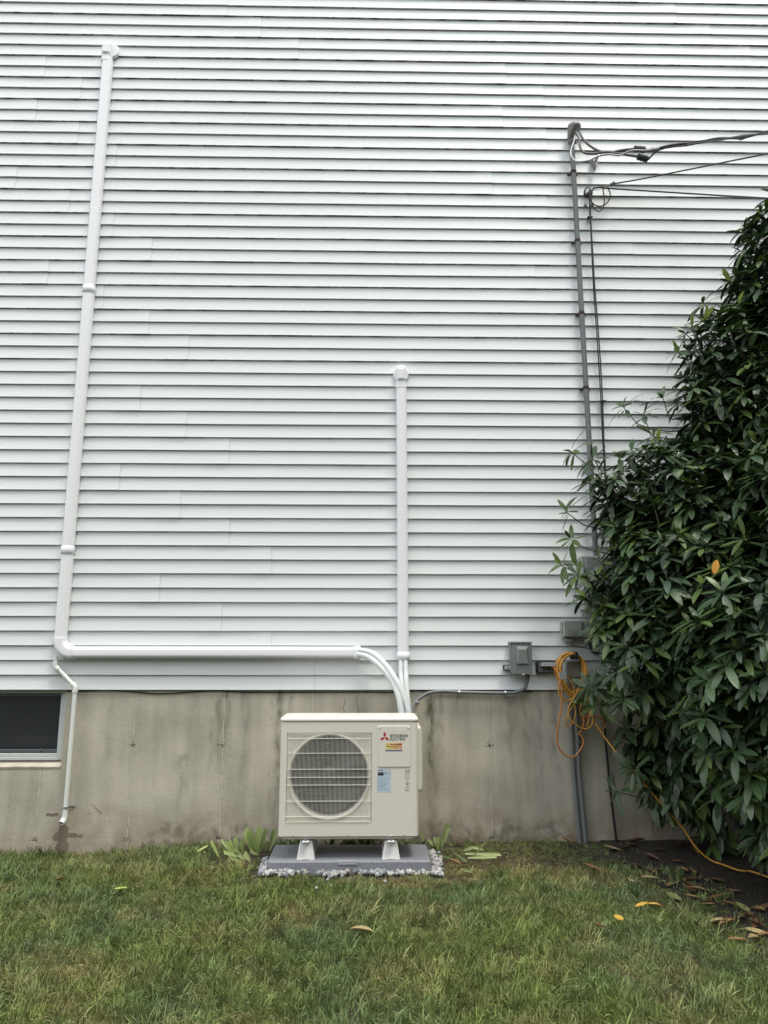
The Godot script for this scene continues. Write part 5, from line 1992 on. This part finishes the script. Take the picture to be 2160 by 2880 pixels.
func build_irises() -> void:
	var greens := [strap_material(Color(0.36, 0.44, 0.17)), strap_material(Color(0.25, 0.34, 0.12)), strap_material(Color(0.45, 0.51, 0.24)), strap_material(Color(0.12, 0.18, 0.07))]
	var clumps := [["iris_left", "clump of trimmed pale green iris leaves left of the grey pad", Vector3(-0.92, 0.02, 0.22)], ["iris_corner", "small fan of cut iris leaves at the rear left corner of the pad", Vector3(-0.745, 0.02, 0.15)], ["iris_right", "iris fan with one tall dark stem right of the outdoor unit", Vector3(0.515, 0.02, 0.17)], ["iris_pad", "two narrow green blades behind the rear right corner of the pad", Vector3(0.42, 0.02, 0.0)]]
	var n := 0
	for c in clumps:
		var base: Vector3 = c[2]
		var t := thing("iris_plant", c[1], "plant", base)
		for l in PATHS[c[0]]:
			var b := Vector3(l[0], l[1], l[2])
			b.y = minf(b.y, ground_h(b.x, b.z) - 0.002)
			b.z = maxf(b.z, 0.03)
			var tip := Vector3(l[3], l[4], maxf(l[5], 0.05))
			if tip.y < b.y + 0.03:
				tip.y = b.y + 0.035
			var stem: bool = l[6] < 0.008
			part("stem" if stem else "leaf", strap_leaf(b, tip, l[6], not stem), greens[3] if stem else greens[n % 3], t)
			n += 1
	# extra short blades filling the clump
	# loose cut leaves on the ground right of the pad
	var names := ["short cut iris leaf leaning up near the pile of trimmings", "pale bent iris trimming lying behind the longest cut leaf", "longest cut iris leaf lying flat on the grass right of the pad", "dark cut iris leaf sticking up across the trimmings", "cut iris leaf lying flat in front of the longest trimming", "slim upright iris trimming nearest to the outdoor unit", "dark iris leaf lying across the edge of the gravel", "drooping green iris leaf lying forward from the trimmings", "pale strip of iris leaf lying in the grass in front of the trimmings", "small curled iris scrap lying right of the trimmings"]
	for k in PATHS.cut_leaves.size():
		var l = PATHS.cut_leaves[k]
		var b := Vector3(l[0], l[1], l[2])
		b.y = ground_h(b.x, b.z) + 0.012
		var tip := Vector3(l[3], l[4], l[5])
		tip.y = maxf(tip.y, ground_h(tip.x, tip.z) + 0.016)
		whole("cut_iris_leaf", strap_leaf(b, tip, l[6], true, 0.05), greens[[2, 2, 2, 1, 2, 1, 3, 3, 2, 1][k]], names[k], "leaf", "cut iris leaves on the ground")
	# pale broad leaf near the left clump
	var pale := strap_material(Color(0.42, 0.46, 0.17))
	var t := thing("cut_broad_leaf", "crumpled pale yellow green leaf lying left of the iris clump", "leaf", Vector3(-1.21, 0.03, 0.24))
	put("blade", leaf_mesh(0.6, 0.62), pale, t, Transform3D(Basis.from_euler(Vector3(-0.9, -1.2, 0.3)).scaled_local(Vector3.ONE * 0.095), Vector3(-1.245, 0.035, 0.26)))
	put("blade", leaf_mesh(0.3, 0.55), pale, t, Transform3D(Basis.from_euler(Vector3(-1.1, 1.0, 0.0)).scaled_local(Vector3.ONE * 0.06), Vector3(-1.19, 0.03, 0.25)))
	# dark tuft of grass by the drain outlet
	t = thing("grass_tuft", "dark green grass tuft at the foot of the wall below the drain pipe", "grass tuft", Vector3(-2.43, -0.04, 0.06))
	var r := RandomNumberGenerator.new()
	r.seed = 15
	var st := begin()
	for k in 70:
		var b := Vector3(-2.43 + r.randfn(0, 0.05), 0, 0.07 + absf(r.randfn(0, 0.03)))
		b.y = ground_h(b.x, b.z) - 0.01
		var tip := b + Vector3(r.randfn(0, 0.05), r.randf_range(0.05, 0.12), r.randfn(0.02, 0.03))
		tip.z = maxf(tip.z, 0.0)
		blade(st, b, tip, 0.004)
	var gm := mat(0.055, 0.095, 0.03, 0.5)
	part("blades", st, gm, t)
	# weeds in the shade behind the pad
	t = thing("weed_patch", "low dark weeds growing against the wall behind the grey pad", "weeds", Vector3(-0.1, 0.03, 0.1))
	for k in 34:
		var x := -0.66 + 1.15 * r.randf()
		var z := r.randf_range(0.04, 0.19)
		var n2 := r.randi_range(4, 6)
		st = begin()
		for i in n2:
			var a := TAU * i / n2 + r.randf()
			var b := Vector3(x, ground_h(x, z) - 0.01, z)
			var tip := b + Vector3(cos(a) * 0.05, r.randf_range(0.035, 0.085), sin(a) * 0.03)
			st.append_from(done(strap_leaf(b, tip, 0.022, false)), 0, Transform3D.IDENTITY)
		put("weed", st.commit(), greens[3] if k % 3 else gm, t, Transform3D.IDENTITY)
	# evergreen sprig that reaches into the picture in front of the window
	t = thing("evergreen_sprig", "tip of a green evergreen sprig in front of the basement window", "plant", Vector3(-3.0, 0.75, 0.25))
	var spine := smooth_path([Vector3(-3.35, -0.02, 0.30), Vector3(-3.2, 0.45, 0.28), Vector3(-2.95, 0.80, 0.27), Vector3(-2.77, 0.77, 0.26)], 0.02)
	st = begin()
	tube(st, spine, 0.006, 6, 0.0, 0.0015)
	part("stem", st, M.twig, t)
	st = begin()
	for i in range(12, spine.size()):
		for s in [-1.0, 1.0]:
			var p: Vector3 = spine[i]
			blade(st, p, p + Vector3(0.02, 0.028 * s - 0.006, 0.008 * s), 0.005)
	part("needles", st, greens[0], t)


func blade(st: SurfaceTool, b: Vector3, tip: Vector3, w: float) -> void:
	st.set_smooth_group(-1)
	var d := tip - b
	var s := d.cross(Vector3(0.3, 0, 1)).normalized() * w / 2
	var mid := b + d * 0.55 + Vector3(0, d.length() * 0.10, 0)
	q4(st, b - s, mid - s * 0.8, mid + s * 0.8, b + s)
	t3(st, mid - s * 0.8, tip, mid + s * 0.8)


# ---------------------------------------------------------------- fallen leaves

func dry_leaf(curl: float, width: float) -> ArrayMesh:
	var st := begin()
	st.set_smooth_group(1)
	var n := 7
	var rows := []
	for i in n + 1:
		var t := float(i) / n
		var w := width / 2 * pow(sin(PI * clampf(t * 0.94 + 0.04, 0.0, 1.0)), 0.7)
		var row := []
		for k in 5:
			var s := k / 2.0 - 1.0
			var a := s * curl
			var x := w * (sin(a) / maxf(curl, 0.01))
			var z := w * (1.0 - cos(a)) / maxf(curl, 0.01)
			row.append(Vector3(x, t - 0.5, z + 0.10 * pow(t - 0.5, 2.0)))
		rows.append(row)
	rings(st, rows, false, false, true)
	tube(st, [Vector3(0, -0.49, 0.01), Vector3(0.01, -0.60, 0.03), Vector3(0.03, -0.68, 0.06)], 0.012, 4)
	return done(st)


func build_fallen_leaves() -> void:
	var r := RandomNumberGenerator.new()
	r.seed = 64
	var meshes := [dry_leaf(0.9, 0.44), dry_leaf(0.5, 0.42), dry_leaf(1.6, 0.52), dry_leaf(0.3, 0.60)]
	var tones := []
	for c in [[0.22, 0.115, 0.045], [0.16, 0.082, 0.035], [0.30, 0.175, 0.07], [0.34, 0.24, 0.11], [0.115, 0.06, 0.03]]:
		tones.append(tri(mat(c[0], c[1], c[2], 0.7), 20.0, noise_tex(60, 0.05, Color(0.7, 0.66, 0.6), Color(1, 1, 1), 128)))
	for p in PATHS.leaf_bed:
		if p.z < 0.03:
			p.z = r.randf_range(0.05, 0.12)
		lay_leaf(meshes[r.randi() % 3], tones[r.randi() % 5], p, r.randf_range(0.075, 0.12), r.randf() * TAU, r, "dry brown rhododendron leaf lying on the bare earth under the shrub", "dry leaves in the bed under the shrub")
	for k in 16:
		var z := r.randf_range(0.1, 1.9)
		var p := Vector3(bed_edge(z) + absf(r.randfn(0, 0.42)) + 0.04, 0, z)
		lay_leaf(meshes[r.randi() % 3], tones[[0, 1, 4, 4, 1, 2][r.randi() % 6]], p, r.randf_range(0.08, 0.13), r.randf() * TAU, r, "dry brown rhododendron leaf lying on the bare earth under the shrub", "dry leaves in the bed under the shrub")
	var pale := tri(mat(0.44, 0.37, 0.19, 0.6), 20.0, noise_tex(61, 0.05, Color(0.75, 0.72, 0.65), Color(1, 1, 1), 128))
	var greenish := tri(mat(0.30, 0.31, 0.13, 0.6), 20.0, noise_tex(62, 0.05, Color(0.75, 0.75, 0.65), Color(1, 1, 1), 128))
	var yellow := mat(0.52, 0.31, 0.05, 0.5)
	var single := [
		[PATHS.leaf_single[0], 0, pale, 0.105, 1.5, "narrow tan leaf lying in the grass at the edge of the bed"],
		[PATHS.leaf_single[1], 3, pale, 0.05, 0.3, "tiny pale leaf fragment on the lawn left of the bed"],
		[PATHS.leaf_single[2], 3, greenish, 0.11, 0.25, "pale green oval leaf standing on the lawn beside the bed"],
		[PATHS.leaf_single[3], 2, pale, 0.10, 1.4, "curled tan leaf like a boat on bare earth near the lawn edge"],
		[PATHS.leaf_single[4], 3, greenish, 0.10, 0.5, "greenish oval leaf lying among dry leaves in the bed"],
		[PATHS.leaf_single[5], 3, pale, 0.11, 1.0, "broad tan leaf nearest the right edge of the picture"],
		[PATHS.leaf_single[6], 2, pale, 0.13, 1.9, "crumpled pale leaf in the lower right corner of the bed"],
		[PATHS.leaf_lawn[0], 3, pale, 0.12, 1.45, "broad pale tan leaf on the lawn in front of the ground conduits"],
		[PATHS.leaf_lawn[1], 1, tones[2], 0.14, 1.25, "long orange brown leaf lying alone on the lawn below the cord"],
		[PATHS.leaf_lawn[2], 2, tones[2], 0.09, 1.1, "small brown curled leaf near the foot of the ground conduits"],
		[PATHS.leaf_lawn[3], 3, yellow, 0.075, 0.2, "bright yellow leaf standing out in the middle of the lawn"],
		[PATHS.leaf_lawn[4], 1, yellow, 0.09, 2.2, "torn yellow leaf piece, left of two in the grass"],
		[PATHS.leaf_lawn[5], 2, yellow, 0.08, 1.6, "torn yellow leaf piece, right of two in the grass"],
		[PATHS.leaf_lawn[6], 2, tones[0], 0.06, 1.2, "small reddish brown leaf in the grass below the yellow leaf"],
		[PATHS.misc_right[6], 1, tones[0], 0.085, 1.65, "reddish brown leaf behind the iris trimmings"],
		[PATHS.misc_right[7], 2, tones[2], 0.10, 0.9, "curled tan strip in the grass in front of the iris fan"],
		[PATHS.lawn_bits[0], 1, strap_material(Color(0.36, 0.44, 0.10)), 0.085, 2.3, "bright lime green leaf lying on the left part of the lawn"],
		[PATHS.lawn_bits[3], 2, pale, 0.13, 1.1, "pale straw coloured strip on the lawn in front of the unit"],
		[PATHS.lawn_bits[2], 2, tones[2], 0.07, 2.6, "small dry leaf in the grass left of the iris clump"]]
	for s in single:
		lay_leaf(meshes[s[1]], s[2], s[0], s[3], s[4], r, s[5], "")


func lay_leaf(mesh: Mesh, m: Material, p: Vector3, size: float, turn: float, r: RandomNumberGenerator, label: String, group: String) -> void:
	var o := MeshInstance3D.new()
	o.name = numbered("fallen_leaf")
	o.mesh = mesh
	o.material_override = m
	add_child(o)
	var lift := 0.012 if p.x > bed_edge(p.z) else 0.035
	o.transform = Transform3D(Basis(Vector3.UP, turn) * Basis.from_euler(Vector3(-PI / 2 + r.randf_range(-0.12, 0.35), 0, r.randf_range(-0.25, 0.25))).scaled_local(Vector3.ONE * size), Vector3(p.x, ground_h(p.x, p.z) + lift, p.z))
	tag(o, label, "leaf", group)


# ---------------------------------------------------------------- grass

func tuft_mesh(seed_: int, blades: int, tall: float, spread: float) -> ArrayMesh:
	var r := RandomNumberGenerator.new()
	r.seed = seed_
	var st := begin()
	st.set_smooth_group(-1)
	var lean := Vector2.from_angle(r.randf() * TAU) * 0.25
	for k in blades:
		var tone := r.randf_range(0.45, 1.5)
		var c := Color(tone, tone, tone)
		if r.randf() < 0.17:
			c = Color(2.9, 2.15, 2.3) * tone
		elif r.randf() < 0.25:
			c = Color(1.25, 1.12, 0.9) * tone
		st.set_color(c)
		var b := Vector3(r.randfn(0, spread), 0, r.randfn(0, spread))
		var a := r.randf() * TAU
		var tilt := r.randf_range(0.35, 1.35)
		var l := tall * r.randf_range(0.55, 1.15)
		var d := Vector3(cos(a) * sin(tilt) + lean.x, cos(tilt), sin(a) * sin(tilt) + lean.y).normalized()
		var w := r.randf_range(0.0028, 0.0052)
		var side := d.cross(Vector3(sin(a * 3.0), 0.2, cos(a * 3.0))).normalized() * w / 2
		var mid := b + d * l * 0.5 + Vector3(0, l * 0.06, 0)
		var tip := b + d * l - Vector3(0, l * 0.12 * sin(tilt), 0)
		q4(st, b - side, mid - side, mid + side, b + side)
		t3(st, mid - side, tip, mid + side)
	return done(st)


func build_grass() -> void:
	var lawn := Node3D.new()
	setting(lawn, "grass", "stuff")
	lawn.set_meta("label", "short patchy green lawn grass with dry straw blades")
	add_child(lawn)
	var gm := mat(1, 1, 1, 0.55)
	gm.vertex_color_use_as_albedo = true
	gm.backlight_enabled = true
	gm.backlight = Color(0.40, 0.46, 0.16)
	var r := RandomNumberGenerator.new()
	r.seed = 88
	var patch := FastNoiseLite.new()
	patch.seed = 70
	patch.frequency = 1.0
	patch.fractal_octaves = 3
	var kinds := [tuft_mesh(1, 12, 0.054, 0.013), tuft_mesh(2, 11, 0.066, 0.014), tuft_mesh(3, 13, 0.046, 0.017), tuft_mesh(4, 9, 0.085, 0.011)]
	var lots := [[], [], [], []]
	var x_lo := -4.6
	var x_hi := 4.4
	var step := 0.0255
	var nx := int((x_hi - x_lo) / step)
	var nz := int(3.9 / step)
	for i in nx:
		for j in nz:
			var x := x_lo + (i + r.randf()) * step
			var z := -0.01 + (j + r.randf()) * step
			# nothing grows under the pad, in the gravel or in the bed
			if x > -0.75 and x < 0.47 and z < 0.66 and z > 0.19:
				continue
			if z < 0.70 + 0.02 * sin(x * 17.0) and z > 0.3 and x > -0.78 and x < 0.50:
				continue
			var over := x - bed_edge(z)
			if over > 0.55 * pow(r.randf(), 3.0):
				continue
			var keep := 1.0
			keep -= 0.45 * smoothstep(-0.35, 0.05, over)
			# thin ground beside the pad and along the wall on the right
			if x > 0.45 and z < 0.55:
				keep -= 0.42 * smoothstep(0.62, 0.35, z)
			if x > -0.78 and x < 0.47 and z < 0.2:
				keep = 0.25
			if absf(x + 0.92) < 0.24 and z < 0.44:
				keep = 0.14
			if z < 0.75 and x > -0.85 and x < 0.55:
				keep *= 0.7
			var thin := patch.get_noise_2d(x * 1.6, z * 1.6)
			keep -= clampf(thin - 0.12, 0.0, 0.4) * 1.1
			if r.randf() > keep:
				continue
			var dry := clampf(0.5 * patch.get_noise_2d(x * 1.1 + 30.0, z * 1.4) + 0.35 * patch.get_noise_2d(x * 5.0, z * 5.0 + 12.0), -0.4, 0.6)
			dry += 0.42 * clampf(1.0 - absf(z - 0.82) / 0.22, 0.0, 1.0) * clampf(1.2 - absf(x + 0.05) / 0.75, 0.0, 1.0)
			if x > 0.45 and x < 1.7 and z < 0.8:
				dry += 0.18
			var blue := patch.get_noise_2d(x * 0.9 - 60.0, z * 0.9)
			var c := Color(0.172, 0.222, 0.062)
			c = c.lerp(Color(0.138, 0.200, 0.086), clampf(0.35 + blue, 0.0, 1.0))
			c = c.lerp(Color(0.33, 0.28, 0.125), clampf(dry * 1.7 + 0.10, 0.0, 0.9))
			c = c * r.randf_range(0.72, 1.32) * (1.0 + 0.55 * patch.get_noise_2d(x * 4.5 + 3.0, z * 4.5) + 0.3 * patch.get_noise_2d(x * 14.0, z * 14.0 + 31.0))
			var k := r.randi() % 3 if r.randf() < 0.9 else 3
			var size := r.randf_range(0.75, 1.2) * (1.0 + 0.35 * patch.get_noise_2d(x * 1.9 + 9.0, z * 1.9))
			if dry > 0.3:
				size *= 0.8
			if x > 0.4 and z < 0.6:
				size *= 0.62
			elif absf(x) < 0.8 and z < 0.85:
				size *= 0.75
			var t := Transform3D(Basis(Vector3.UP, r.randf() * TAU).scaled_local(Vector3(size, size * r.randf_range(0.8, 1.15), size)), Vector3(x, ground_h(x, z) - 0.012, z))
			lots[k].append([t, c])
	for k in 4:
		var mm := MultiMesh.new()
		mm.transform_format = MultiMesh.TRANSFORM_3D
		mm.use_colors = true
		mm.mesh = kinds[k]
		mm.instance_count = lots[k].size()
		for i in lots[k].size():
			mm.set_instance_transform(i, lots[k][i][0])
			mm.set_instance_color(i, lots[k][i][1])
		var o := MultiMeshInstance3D.new()
		o.name = "grass_blades"
		o.multimesh = mm
		o.material_override = gm
		o.set_meta("kind", "stuff")
		lawn.add_child(o, true)


# ---------------------------------------------------------------- unseen trees added to block low sky

func build_added_tree_row() -> void:
	# out-of-view trees, added and sized to keep low sky off the wall
	var r := RandomNumberGenerator.new()
	r.seed = 90
	var st := begin()
	st.set_smooth_group(-1)
	for k in 9:
		var a := Vector3(r.randfn(), r.randfn(), r.randfn()) * 0.26
		var d := Vector3(r.randfn(), r.randfn(), r.randfn()).normalized() * 0.32
		var s := d.cross(Vector3(r.randfn(), r.randfn(), r.randfn())).normalized() * 0.12
		q4(st, a - d, a + s, a + d, a - s)
	var spray := done(st)
	var green := mat(0.05, 0.075, 0.028, 0.6)
	var spots := [[-19.0, 23.0, 12.4], [-13.2, 24.6, 13.6], [-7.2, 23.4, 12.0], [-1.2, 25.0, 13.2], [4.8, 23.4, 12.8], [10.4, 22.0, 14.0], [15.0, 18.0, 15.0], [16.6, 12.4, 15.0], [16.2, 6.6, 14.4]]
	var names := ["leftmost of the unseen trees added behind the lawn to block low sky", "second from the left of the unseen trees added behind the lawn to block low sky", "third from the left of the unseen trees added behind the lawn to block low sky", "fourth from the left of the unseen trees added behind the lawn to block low sky", "fifth from the left of the unseen trees added behind the lawn to block low sky", "sixth from the left of the unseen trees added behind the lawn to block low sky", "corner one of the unseen trees added to block low sky", "middle one of the unseen trees added right of the lawn to block low sky", "nearest to the house of the unseen trees added right of the lawn to block low sky"]
	for i in spots.size():
		var q = spots[i]
		var base := Vector3(q[0], ground_h(q[0], q[1]) - 0.05, q[1])
		var t := thing("added_tree", names[i], "added_tree", base, "unseen trees added around the lawn to block low sky")
		part("trunk", pipe(smooth_path([base, base + Vector3(0.1, 1.5, 0.05), base + Vector3(-0.1, q[2] * 0.75, 0.1)], 0.5), 0.25, 9), M.bark, t)
		var mm := MultiMesh.new()
		mm.transform_format = MultiMesh.TRANSFORM_3D
		mm.mesh = spray
		mm.instance_count = 1500
		for k in 1500:
			var d := Vector3(r.randfn(), r.randfn(), r.randfn()).normalized() * pow(r.randf(), 0.33)
			var p := Vector3(d.x * 3.8, 0.4 + q[2] * 0.5 + d.y * q[2] * 0.5, d.z * 3.0)
			mm.set_instance_transform(k, Transform3D(Basis.from_euler(Vector3(r.randf() * TAU, r.randf() * TAU, 0)), p))
		var o := MultiMeshInstance3D.new()
		o.name = "crown"
		o.set_meta("kind", "stuff")
		o.multimesh = mm
		o.material_override = green
		t.add_child(o)
